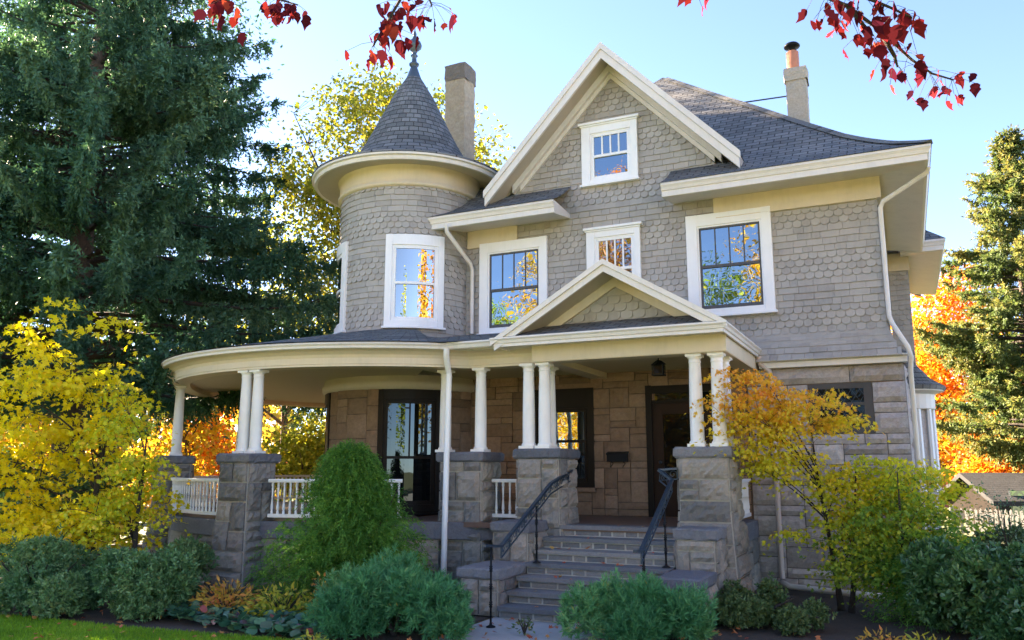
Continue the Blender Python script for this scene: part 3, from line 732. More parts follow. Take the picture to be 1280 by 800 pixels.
# skirt roof in front of the tympanum
mb.face([(PX0 + .02, PYF + .02, 3.995), (PX1 - .02, PYF + .02, 3.995), (-2.6, 12.22, 4.24), (-5.3, 12.22, 4.24)], uv=[(0, 0), (3.7, 0), (3.2, .7), (.5, .7)])
mb.build('portico_roof', M['roof'], house)
mb = MB()
def rake2(y0, y1, d0, d1, ex0, ex1, m=0):
    for e, sg in ((ex0, -1), (ex1, 1)):
        pts = []
        for y in (y0, y1): pts += [(AX, y, AZ + d0), (e, y, az(e, d0)), (e, y, az(e, d1)), (AX, y, AZ + d1)]
        fs = [(0, 1, 2, 3), (7, 6, 5, 4), (1, 5, 6, 2), (0, 4, 5, 1), (3, 2, 6, 7)]
        if sg < 0: fs = [f[::-1] for f in fs]
        mb.add(pts, fs, m)
rake2(11.57, 11.62, .025, -.06, PX0 + .0, PX1 - .0)
rake2(11.60, 11.65, -.062, -.17, PX0 + .06, PX1 - .06)
rake2(11.652, 12.25, -.02, -.13, PX0 + .15, PX1 - .15, 1)
rake2(12.16, 12.22, -.132, -.29, PX0 + .4, PX1 - .4, 2)
mb.build('pediment_trim', [M['trim'], M['soffit'], M['cream']], house)
mb = MB(); mb.face([(PX0 + .4, 12.245, 4.0), (PX1 - .4, 12.245, 4.0), (AX + .1, 12.245, AZ - .1), (AX - .1, 12.245, AZ - .1)])
def span_ped(v): h = (AZ - .2 - v) / AS; return (AX - h, AX + h)
shingles(mb, lambda u, v, o: (u, 12.24 - o, v), 4.12, 4.86, span_ped, seed=41, start=4, row=.13, ws=.2)
mb.build('pediment_wall', M['shingle'], house)

# piers
def pier(cx, cy, ang, w, d, ztop, z0=0.0, seed=1, name='porch_pier', flip=False, bat=.10):
    ca, sa = math.cos(ang), math.sin(ang); mb = MB()
    def W(x, y, z): return (cx + x * ca - y * sa, cy + x * sa + y * ca, z)
    def k(v): return bat * max(0, (ztop - .9 - v) / (ztop - .9 - z0)) if v < ztop - .9 else 0
    zt_ = ztop - .16
    ashlar(mb, lambda u, v, o: W(u * (1 + 2 * k(v) / w), -d / 2 - o - k(v), v), -w / 2, w / 2, z0, zt_, .155, bulge=.042, rough=.019, res=.055, seed=seed, maxw=4, maxh=3, gap=.024)
    ashlar(mb, lambda u, v, o: W(w / 2 + o + k(v), u * (1 + 2 * k(v) / d), v), -d / 2, d / 2, z0, zt_, .155, bulge=.042, rough=.019, res=.055, seed=seed + 50, maxw=4, maxh=3, gap=.024)
    ashlar(mb, lambda u, v, o: W(-u * (1 + 2 * k(v) / w), d / 2 + o + k(v), v), -w / 2, w / 2, z0, zt_, .155, bulge=.02, rough=.01, seed=seed + 90, maxw=4, maxh=3, gap=.024, res=.2)
    ashlar(mb, lambda u, v, o: W(-w / 2 - o - k(v), -u * (1 + 2 * k(v) / d), v), -d / 2, d / 2, z0, zt_, .155, bulge=.028, rough=.011, seed=seed + 130, maxw=4, maxh=3, gap=.024)
    o = mb.build(name, [M['pier'], M['mortar']], house)
    mb = MB(); rnd = random.Random(seed); e = .055
    # cap stone with rock-faced edges
    n = 10; loops = []
    for z, ins in ((zt_, .02), (zt_ + .03, -.005), (ztop - .035, -.012), (ztop, .02)):
        L = []
        for s_ in range(4):
            c = [(-1, -1), (1, -1), (1, 1), (-1, 1)]; a, b = c[s_], c[(s_ + 1) % 4]
            for q in range(n):
                f = q / n; x = (a[0] + (b[0] - a[0]) * f) * (w / 2 + e - ins + rnd.uniform(-.012, .012)); y = (a[1] + (b[1] - a[1]) * f) * (d / 2 + e - ins + rnd.uniform(-.012, .012))
                L.append(W(x, y, z + rnd.uniform(-.005, .005)))
        loops.append(L)
    m = 4 * n; fs = [(i * m + q, i * m + (q + 1) % m, (i + 1) * m + (q + 1) % m, (i + 1) * m + q) for i in range(3) for q in range(m)]
    fs += [tuple(3 * m + q for q in range(m)), tuple(q for q in range(m))[::-1]]
    mb.add(sum(loops, []), fs, 0, rnd.random()); mb.build('cap_stone', M['cap'], o)
    return o
ZC = 2.20
def column(x, y, z0=ZC, z1=3.62, ang=0, s=1.0):
    mb = MB(); ca, sa = math.cos(ang), math.sin(ang)
    def bx(h, z0_, z1_):
        p = [(x + (a * ca - b * sa) * h, y + (a * sa + b * ca) * h, z) for z in (z0_, z1_) for a, b in ((-1, -1), (1, -1), (1, 1), (-1, 1))]
        mb.add(p, [(3, 2, 1, 0), (4, 5, 6, 7)] + [(i, (i + 1) % 4, 4 + (i + 1) % 4, 4 + i) for i in range(4)])
    bx(.125 * s, z0 + .002, z0 + .045); bx(.115 * s, z1 - .04, z1 - .002)
    H = z1 - z0
    mb.lathe((x, y, z0), [(.118 * s, .045), (.12 * s, .06), (.115 * s, .075), (.103 * s, .09), (.101 * s, .10), (.1 * s, H * .35), (.094 * s, H * .65), (.085 * s, H - .13), (.094 * s, H - .128), (.094 * s, H - .11), (.086 * s, H - .105), (.087 * s, H - .075), (.108 * s, H - .05), (.109 * s, H - .04)], 20)
    o = mb.build('porch_column', M['column'], house, smooth=True)
    md = o.modifiers.new('split', 'EDGE_SPLIT'); md.split_angle = R(35)
    return o
def px_x(px, py, y): return at_y(px, py, y)[0]
pier(-5.25, 12.42, 0, .70, .72, ZC + .06, seed=51)
pier(-2.66, 12.42, 0, .72, .72, ZC + .06, seed=57)
pier(-6.70, 12.52, 0, .76, .66, ZC + .02, seed=53)
for px in (661, 681): column(px_x(px, 520, 12.17), 12.17, ZC + .06)
column(px_x(671, 520, 12.17) + .0, 12.72, ZC + .06)
for px in (870.5, 898.5): column(px_x(px, 510, 12.17), 12.17, ZC + .06)
column(px_x(898, 510, 12.17), 12.70, ZC + .06)
for px in (557, 601): column(px_x(px, 520, 12.36), 12.36, ZC + .02)
def round_pier(a, seed, two=True):
    x, y = PP(a, 4.66); ang = -R(a)
    pier(x, y, ang, .62, .62, ZC, seed=seed, bat=.12)
    for s_ in ((-.135, .135) if two else (0,)):
        column(x + s_ * math.cos(ang), y + s_ * math.sin(ang), ang=ang)
round_pier(1.5, 61); round_pier(47, 63, False); round_pier(96, 65, False); round_pier(140, 67, False)
# stone skirt below the floor, dark slab edge
mb = MB()
def RND(u, v, o):
    a = -math.degrees(u / PR); rr = (PR - .17 + o); x, y = PP(a, rr); return (x, y, v)
ashlar(mb, RND, -R(150) * PR, R(40) * PR, 0, .82, .2, bulge=.03, rough=.012, seed=71, maxw=5, maxh=2, gap=.016)
ashlar(mb, lambda u, v, o: (u, 12.5 - o, v), -7.0, -5.05, 0, .82, .2, bulge=.03, rough=.012, seed=72, maxw=5, maxh=2, gap=.016)
mb.build('porch_base', [M['pier'], M['mortar']], house); mb = MB()
ashlar(mb, lambda u, v, o: (-2.42 + o, u, v), 12.4, 14.8, 0, .82, .2, bulge=.03, rough=.012, seed=73, maxw=5, maxh=2, gap=.016)
mb.build('porch_base', [M['pier'], M['mortar']], house)
mb = MB()
path = [PP(a, PR - .12) for a in range(150, -41, -3)] + [(-5.3, 12.44)]
mb.sweep(path, [(-.3, .82), (-.3, 1.094), (.02, 1.094), (.035, 1.08), (.03, .83), (.02, .82)]); mb.sweep([(-2.36, 12.5), (-2.36, 14.8)], [(-.3, .82), (-.3, 1.10), (.0, 1.10), (.0, .82)])
mb.build('porch_slab', M['cap'], house)
# dark lattice gate / vent shutter under the right rail
# railings
bal = MB(); bal.lathe((0, 0, 0), [(.022, 0), (.022, .05), (.015, .055), (.024, .075), (.026, .1), (.02, .16), (.013, .27), (.02, .275), (.013, .285), (.016, .37), (.019, .42), (.013, .435), (.022, .45), (.022, .52)], 8)
bal_me = None
def railing(path, ztop=1.78, zbot=1.16, spacing=.112):
    global bal_me
    mb = MB(); mb.sweep(path, [(-.05, ztop - .055), (-.06, ztop - .02), (-.05, ztop), (.05, ztop), (.06, ztop - .02), (.05, ztop - .055)])
    o = mb.build('porch_railing', M['column'], house)
    mb = MB(); mb.sweep(path, [(-.035, zbot), (-.035, zbot + .055), (.035, zbot + .055), (.035, zbot)]); mb.build('bottom_rail', M['column'], o)
    L = [0]
    for p, q in zip(path, path[1:]): L.append(L[-1] + math.hypot(q[0] - p[0], q[1] - p[1]))
    n = max(1, int(L[-1] / spacing)); 
    for k in range(n):
        s_ = (k + .5) * L[-1] / n; i = max(j for j in range(len(L)) if L[j] <= s_); i = min(i, len(path) - 2); f = (s_ - L[i]) / (L[i + 1] - L[i])
        x = path[i][0] + (path[i + 1][0] - path[i][0]) * f; y = path[i][1] + (path[i + 1][1] - path[i][1]) * f
        if bal_me is None:
            b0 = bal.build('baluster', M['column'], None, smooth=True); bal_me = b0.data; b = b0
        else:
            b = bpy.data.objects.new('baluster', bal_me); COL.objects.link(b)
        b.parent = o; b.location = (x, y, zbot + .053)
    return o
RR = PR - .14
railing([PP(a, RR) for a in np.arange(-4.5, -33.5, -2)][::1]); 
railing([PP(a, RR) for a in np.arange(42, 7.0, -2)])
railing([PP(a, RR) for a in np.arange(91, 52, -3)])
railing([PP(a, RR) for a in np.arange(135, 101, -3)])
railing([(-6.28, 12.55), (-5.66, 12.55)])
railing([(-2.50, 12.85), (-2.50, 14.7)])

# ---- steps
mb = MB(); SX0, SX1 = -5.05, -2.98; ZF = 1.097; rs = ZF / 7
for i in range(7):
    z1 = ZF - rs * i - .0; nose = 12.06 - .3 * i if i else 12.06
    back = 12.42 if i == 0 else nose + .3 + .06
    mb.box(SX0 - .002 * i, SX1 + .002 * i, nose - .025, back, z1 - .055, z1 + (.004 if i == 0 else 0), 0, random.random())
    ashlar(mb, lambda u, v, o, nose=nose: (u, nose + .035 - o, v), SX0, SX1, z1 - rs, z1 - .055, .1, bulge=.006, rough=.004, seed=80 + i, maxw=4, maxh=1, minw=2, gap=.032, base=.012, bmat=1)
    mb.box(SX0 + .01, SX1 - .01, nose + .036, 12.4, z1 - rs - .02, z1 - .06, 1)
mb.build('front_steps', [M['step'], M['stepmortar']], house)
def cheek(x0, x1, y0, y1, z1, seed):
    mb = MB(); t = z1 - .15
    ashlar(mb, lambda u, v, o: (u, y0 + .05 - o, v), x0 + .05, x1 - .05, 0, t, .15, bulge=.034, rough=.018, res=.055, seed=seed, maxw=3, maxh=3, gap=.02, minw=1)
    ashlar(mb, lambda u, v, o: (x1 - .05 + o, u, v), y0 + .05, y1, 0, t, .15, bulge=.034, rough=.018, res=.055, seed=seed + 1, maxw=3, maxh=3, gap=.02, minw=1)
    ashlar(mb, lambda u, v, o: (x0 + .05 - o, y1 - u + y0 + .05, v), y0 + .05, y1, 0, t, .15, bulge=.034, rough=.018, res=.055, seed=seed + 2, maxw=3, maxh=3, gap=.02, minw=1)
    o = mb.build('step_block', [M['pier'], M['mortar']], house)
    mb = MB(); rnd = random.Random(seed); n = 8; loops = []
    cx, cy, w, d = (x0 + x1) / 2, (y0 + y1) / 2, x1 - x0, y1 - y0
    for z, ins in ((t, .015), (t + .03, 0), (z1 - .02, 0), (z1, .02)):
        for s_ in range(4):
            c = [(-1, -1), (1, -1), (1, 1), (-1, 1)]; a, b = c[s_], c[(s_ + 1) % 4]
            for q in range(n):
                f = q / n; loops.append((cx + (a[0] + (b[0] - a[0]) * f) * (w / 2 - ins + rnd.uniform(-.012, .012)), cy + (a[1] + (b[1] - a[1]) * f) * (d / 2 - ins + rnd.uniform(-.012, .012)), z + rnd.uniform(-.006, .006)))
    m = 4 * n; fs = [(i * m + q, i * m + (q + 1) % m, (i + 1) * m + (q + 1) % m, (i + 1) * m + q) for i in range(3) for q in range(m)] + [tuple(3 * m + q for q in range(m))]
    mb.add(loops, fs, 0, rnd.random()); mb.build('slab', M['cap'], o)
cheek(-5.70, -5.06, 11.30, 12.04, 1.17, 101); cheek(-5.72, -5.06, 10.32, 11.28, .62, 105)
cheek(-2.96, -2.36, 11.36, 12.0, 1.15, 109); cheek(-2.96, -2.38, 10.40, 11.34, .62, 113)

# ---- downspouts
def spout(pts, r=.042, m='trim'):
    mb = MB(); mb.tube(pts, r, 8); o = mb.build('downspout', M[m], house, smooth=True)
    md = o.modifiers.new('split', 'EDGE_SPLIT'); md.split_angle = R(50); return o
X1 = px_x(561, 600, 12.06)
spout([(X1 + .13, 11.70, 3.89), (X1 + .12, 11.71, 3.78), (X1, 12.0, 3.56), (X1, 12.02, 3.5), (X1 - .01, 12.0, 2.3), (X1 - .03, 11.98, .16)], .05, 'white')
spout([(-8.02, 13.86, 6.78), (-8.0, 13.87, 6.62), (-7.88, 14.66, 6.12), (-7.87, 14.72, 6.0), (-7.87, 14.72, 4.66)], .042, 'trim')
spout([(.66, 14.35, 6.75), (.64, 14.4, 6.68), (-.05, 14.66, 6.36), (-.10, 14.70, 6.26), (-.10, 14.70, 4.42), (-.06, 14.66, 4.28), (.14, 14.45, 3.85), (.17, 14.5, 3.7), (.15, 14.66, 3.5), (.14, 14.68, .3)], .04, 'trim')
spout([(-2.2, 14.62, 3.86), (-2.18, 14.64, 3.72), (-2.04, 14.68, 3.6), (-2.02, 14.68, 3.5), (-2.02, 14.68, .3), (-2.0, 14.62, .16)], .045, 'pinkpipe')

# ================================================================== THINGS ON THE HOUSE
mbx = empty('mailbox', (-4.81, 14.74, 2.1), 'black wall mailbox mounted on the brown stone beside the front door', 'mailbox')
mb = MB(); mb.mbox(FW, -5.0, -4.62, 2.07, 2.23, .045, .15)
mb.add([FW(-5.01, 2.23, .04), FW(-4.61, 2.23, .04), FW(-4.61, 2.2, .17), FW(-5.01, 2.2, .17), FW(-5.01, 2.26, .04), FW(-4.61, 2.26, .04), FW(-4.61, 2.225, .17), FW(-5.01, 2.225, .17)], [(4, 7, 6, 5), (3, 2, 6, 7), (0, 3, 7, 4), (2, 1, 5, 6)])
mb.build('box', M['ironblk'], mbx, bevel=.004)
mb = MB()
for x in (-4.93, -4.70): mb.tube([FW(x + .03 * math.sin(t) * (1 - t / 9), 2.07 - .018 * t, .08 + .03 * math.cos(t)) for t in np.linspace(0, 5.5, 14)], .007, 5)
mb.build('newspaper_hook', M['ironblk'], mbx)
LP = at_y(823, 452, 12.75)
lan = empty('porch_lantern', (LP[0], LP[1], 3.72), 'small black lantern hanging under the portico ceiling', 'lantern')
mb = MB(); x, y = LP[0], LP[1]
mb.box(x - .06, x + .06, y - .06, y + .06, 3.70, 3.72); mb.tube([(x, y, 3.7), (x, y, 3.64)], .012, 6); mb.lathe((x, y, 3.57), [(.13, 0), (.05, .06), (.012, .08)], 4)
for a, b in ((-1, -1), (1, -1), (1, 1), (-1, 1)): mb.box(x + a * .08 - .008, x + a * .08 + .008, y + b * .08 - .008, y + b * .08 + .008, 3.41, 3.57)
mb.box(x - .095, x + .095, y - .095, y + .095, 3.395, 3.41); mb.build('cage', M['ironblk'], lan)
mb = MB(); mb.box(x - .068, x + .068, y - .068, y + .068, 3.412, 3.568); mb.build('lantern_glass', M['glass_leaded'], lan)

def handrail(pts, X, posts, label, curl):
    t = empty('handrail', (X, pts[0][1], 0), label, 'handrail', 'iron handrails beside the front steps')
    mb = MB()
    for a, b in zip(pts, pts[1:]): mb.beam(a, b, .055, .035)
    low = [Vector(p) - Vector((0, 0, .15)) for p in pts[1:]]
    for a, b in zip(low, low[1:]): mb.beam(a, b, .018, .018)
    mb.beam(Vector(pts[1]), low[0], .018, .018); mb.beam(Vector(pts[-1]), low[-1], .018, .018)
    mb.build('rail', M['iron'], t, bevel=.004)
    mb = MB()
    for a, b in zip(pts[1:], pts[2:]):
        a, b = Vector(a), Vector(b); d = (b - a); L = d.length; d.normalize(); n = max(1, int(L / .125)); up = Vector((0, 0, 1))
        for k in range(n):
            c = a + d * (L * (k + .5) / n) - up * .075; s_ = 1 if k % 2 else -1
            sp = []
            for q in np.linspace(0, 1, 15):
                th = q * 4.6 * math.pi / 2; r_ = .056 * (1 - .72 * q); sp.append(c + d * (math.cos(th) * r_ * s_) + up * (math.sin(th) * r_))
            mb.tube(sp, .0075, 4, cap=False)
            mb.tube([c + d * (.056 * s_) , c + d * (.062 * s_) + up * (-.06)], .006, 4)
    mb.build('scrollwork', M['iron'], t)
    for y, z0, z1 in posts:
        mb = MB(); mb.tube([(X, y, z0 + .01), (X, y, z1)], .014, 8); mb.lathe((X, y, z0 + .002), [(.06, 0), (.06, .012), (.02, .03), (.014, .06)], 10)
        h = z1 - z0
        for f in (.28, .5, .72): mb.lathe((X, y, z0 + h * f), [(.014, -.04), (.024, -.03), (.017, -.01), (.028, 0), (.017, .01), (.024, .03), (.014, .04)], 8)
        mb.build('post', M['ironblk'], t, smooth=True)
    return t
XL_ = -4.86
handrail([(XL_, 9.46, 1.0), (XL_, 9.95, .96), (XL_, 11.64, 1.73), (XL_, 12.50, 1.92)], XL_, [(9.66, 0, .98), (11.10, .63, 1.42)], 'blue black iron handrail with scrollwork on the left of the steps', 1)
XR_ = -3.06
handrail([(XR_, 9.95, .965), (XR_, 10.2, .95), (XR_, 11.80, 1.79), (XR_ - .22, 11.93, 1.93), (XR_ + .02, 12.05, 1.95)], XR_, [(10.3, .16, .95), (11.35, .63, 1.42)], 'blue black iron handrail on the right of the steps, before the door', 1)

#@@PLANTS
# ================================================================== GROUND
def sheet(name, pts, m, z, label=None):
    mb = MB(); mb.face([(x, y, z) for x, y in pts]); o = mb.build(name, m); tag(o, kind='structure'); return o
M['soil'] = painted('mulch_soil', (.055, .040, .030), .95, .35, 4, .8)
M['lawn'] = painted('lawn_ground', (.085, .16, .016), .95, .25, 3, .6)
M['grassland'] = painted('far_ground', (.09, .10, .035), .95, .3, .4, .4)
M['concrete'] = painted('concrete_walk', (.36, .36, .36), .85, .12, 2, .2)
M['road'] = painted('pale_drive', (.42, .41, .40), .9, .1, 1, .1)
bpy.context.view_layer.update()
S = 400
sheet('ground', [(-S, -S), (S, -S), (S, S), (-S, S)], M['grassland'], -.02)
sheet('garden_bed', [(-19, 7.9), (-11.6, 7.62), (-9, 7.72), (-6.9, 7.95), (-5.3, 8.3), (-5.2, 10.4), (-2.8, 10.4), (-3.4, 8.4), (3.5, 6.0), (6, 12), (6, 22), (.5, 22), (-10, 21), (-19, 18)], M['soil'], -.010)
sheet('lawn', [(-30, -6), (-3.8, -6), (-4.6, 8.2), (-6.9, 7.95), (-9, 7.72), (-11.6, 7.62), (-19, 7.9), (-30, 8)], M['lawn'], -.006)
mb = MB(); mb.box(-5.15, -2.9, 3.0, 10.36, -.1, .0); wk = mb.build('front_walk', M['concrete'], bevel=.01); tag(wk, kind='structure')
mb = MB(); mb.box(-36, -14.5, 21.5, 27.5, -.1, .012); tag(mb.build('driveway', M['road']), kind='structure')

M['pavement'] = painted('bounce_pavement', (.46, .43, .38), .9, .1, 1, .1); M['street'] = painted('old_street', (.30, .29, .275), .9, .12, .6, .1)  # ground out of view, coloured pale to bounce sun onto the facade
sheet('street', [(-200, -21), (200, -21), (200, -9.5), (-200, -9.5)], M['street'], -.012)
sheet('pavement', [(-200, -8), (200, -8), (200, -5.6), (-200, -5.6)], M['pavement'], -.002)
M['frontlawn'] = painted('bounce_lawn', (.14, .19, .05), .95, .2, 2, .4)  # unseen lawn, lightened in colour to throw more sun at the house
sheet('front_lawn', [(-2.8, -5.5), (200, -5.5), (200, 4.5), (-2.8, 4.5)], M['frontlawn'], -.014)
# ---- leaf outlines (along, across, out of plane)
KITE = [(0, 0, 0), (.45, .5, 0), (1, 0, 0), (.45, -.5, 0)]
OVAL = [(0, 0, 0), (.2, .36, .03), (.5, .5, .05), (.8, .36, .03), (1, 0, -.03), (.8, -.36, .03), (.5, -.5, .05), (.2, -.36, .03)]
MAPLE = [(0, 0, 0), (.12, .5, -.03), (.32, .24, 0), (.62, .52, -.08), (.58, .17, .02), (1, 0, -.1), (.58, -.17, .02), (.62, -.52, -.08), (.32, -.24, 0), (.12, -.5, -.03)]
def leaves(name, P, D, S_, L, W, tone, m, parent=None, shape=KITE):
    n = len(P); k = len(shape); Nn = np.cross(D, S_); V = np.empty((n, k, 3), np.float32)
    for i, (a, b, c) in enumerate(shape):
        V[:, i] = P + D * (a * L)[:, None] + S_ * (b * W)[:, None] + Nn * (c * L)[:, None]
    me = bpy.data.meshes.new(name)
    me.vertices.add(n * k); me.vertices.foreach_set('co', V.reshape(-1))
    me.loops.add(n * k); me.loops.foreach_set('vertex_index', np.arange(n * k, dtype=np.int32))
    me.polygons.add(n); me.polygons.foreach_set('loop_start', np.arange(0, n * k, k, dtype=np.int32)); me.polygons.foreach_set('loop_total', np.full(n, k, np.int32))
    me.materials.append(m)
    a = me.attributes.new('tone', 'FLOAT', 'FACE'); a.data.foreach_set('value', np.clip(tone, 0, 1).astype(np.float32))
    me.update(); me.validate(); return link_mesh(name, me, parent)

# ---- leaf materials
M['spruce'] = leafmat('spruce_needles', [(0, (.010, .032, .020)), (.45, (.030, .082, .048)), (.8, (.070, .14, .080)), (1, (.14, .18, .06))], .22, .6, .2)
M['pine_gold'] = leafmat('sunny_conifer_needles', [(0, (.028, .058, .024)), (.55, (.066, .095, .034)), (1, (.20, .15, .045))], .35, .6, .2)
M['yellow'] = leafmat('yellow_maple_leaves', [(0, (.24, .27, .02)), (.35, (.58, .45, .014)), (.75, (.74, .50, .02)), (1, (.66, .34, .02))], .5)
M['limey'] = leafmat('lime_maple_leaves', [(0, (.20, .26, .02)), (.4, (.40, .42, .025)), (.75, (.60, .48, .03)), (1, (.62, .32, .06))], .45)
M['orangey'] = leafmat('orange_yellow_leaves', [(0, (.26, .30, .02)), (.35, (.50, .42, .025)), (.65, (.62, .32, .035)), (1, (.58, .15, .06))], .45)
M['greenmaple'] = leafmat('green_maple_leaves', [(0, (.06, .13, .02)), (.5, (.16, .24, .025)), (.85, (.36, .36, .03)), (1, (.5, .40, .03))], .45)
M['yellowgreen'] = leafmat('yellow_green_leaves', [(0, (.10, .135, .02)), (.5, (.23, .24, .03)), (1, (.42, .32, .04))], .5)
M['orange'] = leafmat('orange_leaves', [(0, (.28, .17, .015)), (.4, (.38, .17, .014)), (.8, (.42, .105, .014)), (1, (.28, .05, .02))], .5)
M['rust'] = leafmat('rusty_leaves', [(0, (.10, .09, .02)), (.5, (.26, .13, .025)), (1, (.34, .09, .02))], .5)
M['gold'] = leafmat('golden_leaves', [(0, (.17, .15, .02)), (.5, (.34, .23, .02)), (1, (.38, .14, .015))], .5)
M['mugo'] = leafmat('blue_green_needles', [(0, (.020, .095, .040)), (.5, (.048, .185, .074)), (.9, (.12, .26, .10)), (1, (.26, .22, .05))], .2, .5, .3)
M['cypress'] = leafmat('bright_cypress', [(0, (.018, .070, .012)), (.5, (.052, .150, .022)), (1, (.15, .27, .034))], .3, .55, .25)
M['hedge'] = leafmat('dark_hedge_leaves', [(0, (.034, .095, .040)), (.5, (.074, .165, .062)), (.9, (.14, .225, .085)), (1, (.26, .25, .08))], .2, .42, .4)
M['rhodo'] = leafmat('rhododendron_leaves', [(0, (.020, .070, .026)), (.5, (.044, .115, .038)), (1, (.10, .18, .055))], .2, .35, .5)
M['boxy'] = leafmat('small_green_leaves', [(0, (.04, .07, .03)), (.5, (.075, .125, .045)), (1, (.15, .19, .07))], .25, .45, .3)
M['peony'] = leafmat('amber_peony_leaves', [(0, (.28, .20, .04)), (.5, (.50, .30, .05)), (1, (.44, .13, .05))], .35)
M['peonygreen'] = leafmat('yellow_green_peony_leaves', [(0, (.10, .15, .02)), (.5, (.27, .28, .03)), (1, (.48, .34, .05))], .35)
M['bergenia'] = leafmat('bergenia_leaves', [(0, (.015, .065, .045)), (.5, (.045, .13, .075)), (.85, (.10, .20, .08)), (.93, (.09, .06, .09)), (1, (.42, .08, .05))], .2, .35, .5)
M['red'] = leafmat('red_maple_leaves', [(0, (.028, .005, .012)), (.5, (.075, .008, .014)), (.85, (.13, .012, .014)), (1, (.20, .030, .02))], .14, .85, .0)
M['grass'] = leafmat('grass_blades', [(0, (.07, .16, .010)), (.6, (.14, .28, .018)), (1, (.26, .34, .04))], .35, .5, .2)
M['fallen'] = leafmat('fallen_leaf', [(0, (.30, .20, .05)), (.6, (.42, .14, .05)), (1, (.30, .05, .03))], .2)
M['sapling'] = leafmat('blue_green_leaves', [(0, (.06, .13, .09)), (.6, (.12, .20, .12)), (1, (.30, .28, .06))], .35)

def ell_samples(ells, n, rng, power=.42):
    V = np.array([e[3] * e[4] * e[5] for e in ells]) ** .8; idx = rng.choice(len(ells), n, p=V / V.sum())
    E = np.array(ells)[idx]; d = unit(rng.normal(size=(n, 3))); r = rng.random(n) ** power
    return E[:, :3] + d * r[:, None] * E[:, 3:6], d
def wood(base, tip, r0, pads, rng, nlimb=9, mat_=None, parent=None, twig=.008, bend=.35, split=.25, name='trunk'):
    """trunk, limbs and twigs that reach every leaf pad, as one mesh"""
    mb = MB(); base, tip = np.array(base, float), np.array(tip, float); H = np.linalg.norm(tip - base)
    side = rng.normal(size=3) * np.array([1, 1, 0]) * H * .03
    tp = [base + (tip - base) * t + side * math.sin(t * 5) for t in np.linspace(0, 1, 9)]
    mb.tube(tp, [r0 * (1.25 if i == 0 else 1) * (1 - .82 * i / 8) for i in range(9)], 9)
    smp = []
    for i, p in enumerate(tp[2:]): smp.append((p, r0 * .4 * (1 - .8 * (i + 2) / 8)))
    sel = rng.choice(len(pads), min(nlimb, len(pads)), replace=False)
    for q in sel:
        e = pads[q]; f = min(.92, max(split, (e[2] - base[2]) / max(.1, tip[2] - base[2]) * .62)); s0 = base + (tip - base) * f + side * math.sin(f * 5)
        mid = (s0 + e) / 2 + np.array([0, 0, bend * np.linalg.norm((e - s0)[:2]) * .35]) + rng.normal(size=3) * .06 * np.linalg.norm(e - s0)
        cv = [s0 * (1 - t) ** 2 + mid * 2 * t * (1 - t) + e * t * t for t in np.linspace(0, 1, 8)]
        r1 = r0 * .45 * (1 - .6 * f); mb.tube(cv, [max(twig, r1 * (1 - .85 * i / 7)) for i in range(8)], 6)
        smp += [(c, max(twig, r1 * (1 - .85 * i / 7))) for i, c in enumerate(cv)][1:]
    SP = np.array([s[0] for s in smp])
    for e in pads:
        d2 = ((SP - e) ** 2).sum(1) + np.where(SP[:, 2] > e[2], .4, 0); k = int(np.argmin(d2)); s0 = SP[k]; ln = np.linalg.norm(e - s0)
        if ln < .05: continue
        mid = (s0 + e) / 2 + rng.normal(size=3) * .1 * ln + np.array([0, 0, .06 * ln])
        r1 = min(smp[k][1] * .7, .006 + .012 * ln); mb.tube([s0, (s0 + mid) / 2, mid, (mid + e) / 2, e], [r1, r1 * .8, r1 * .65, r1 * .5, max(twig * .4, r1 * .3)], 4, cap=False)
    return mb.build(name, mat_ or M['bark'], parent, smooth=True)
def tree(name, label, cat, base, tip, r0, ells, npad, nleaf, pad, L, W, m, seed, shape=KITE, flat=.3, down=.35, group=None, nlimb=9, bark=None, tone_pad=.5, power=.42, tonefn=None, split=.25, twig=.008):
    rng = np.random.default_rng(seed); root = empty(name, base, label, cat, group)
    pads, _ = ell_samples(ells, npad, rng, power)
    wood(base, tip, r0, pads, rng, nlimb, bark, root, split=split, twig=twig)
    n = npad * nleaf; pi = np.repeat(np.arange(npad), nleaf)
    off = rng.normal(size=(n, 3)) * np.array([1, 1, flat]) * pad * .5
    P = pads[pi] + off; P[:, 2] -= (off[:, 0] ** 2 + off[:, 1] ** 2) * .5 / pad
    D = unit(off * np.array([1, 1, .2]) / pad + rng.normal(size=(n, 3)) * .6 + np.array([0, 0, -down]))
    S_ = across(D, rng); S_[:, 2] *= .6; S_ = unit(S_ - D * (S_ * D).sum(1, keepdims=True))
    pt = rng.random(npad); tone = pt[pi] * tone_pad + rng.random(n) * (1 - tone_pad)
    if tonefn is not None: tone = tonefn(P, tone)
    s = rng.uniform(.65, 1.25, n)
    leaves('crown', P, D, S_, L * s, W * s, tone, m, root, shape); return root
def epx(lst, dist, depth=1.0):
    """crown lobes given where they stand: (px, py, half-width px, half-height px[, nearer by m])"""
    out = []
    for e in lst:
        px, py, rx, ry = e[:4]; dd = dist + (e[4] if len(e) > 4 else 0); c = at_d(px, py, dd); k = dd / F; out.append((*c, rx * k, rx * k * depth, ry * k))
    return out
def ground_at(px, dist):
    c = at_d(px, 586, dist); return np.array([c[0], c[1], 0.0])

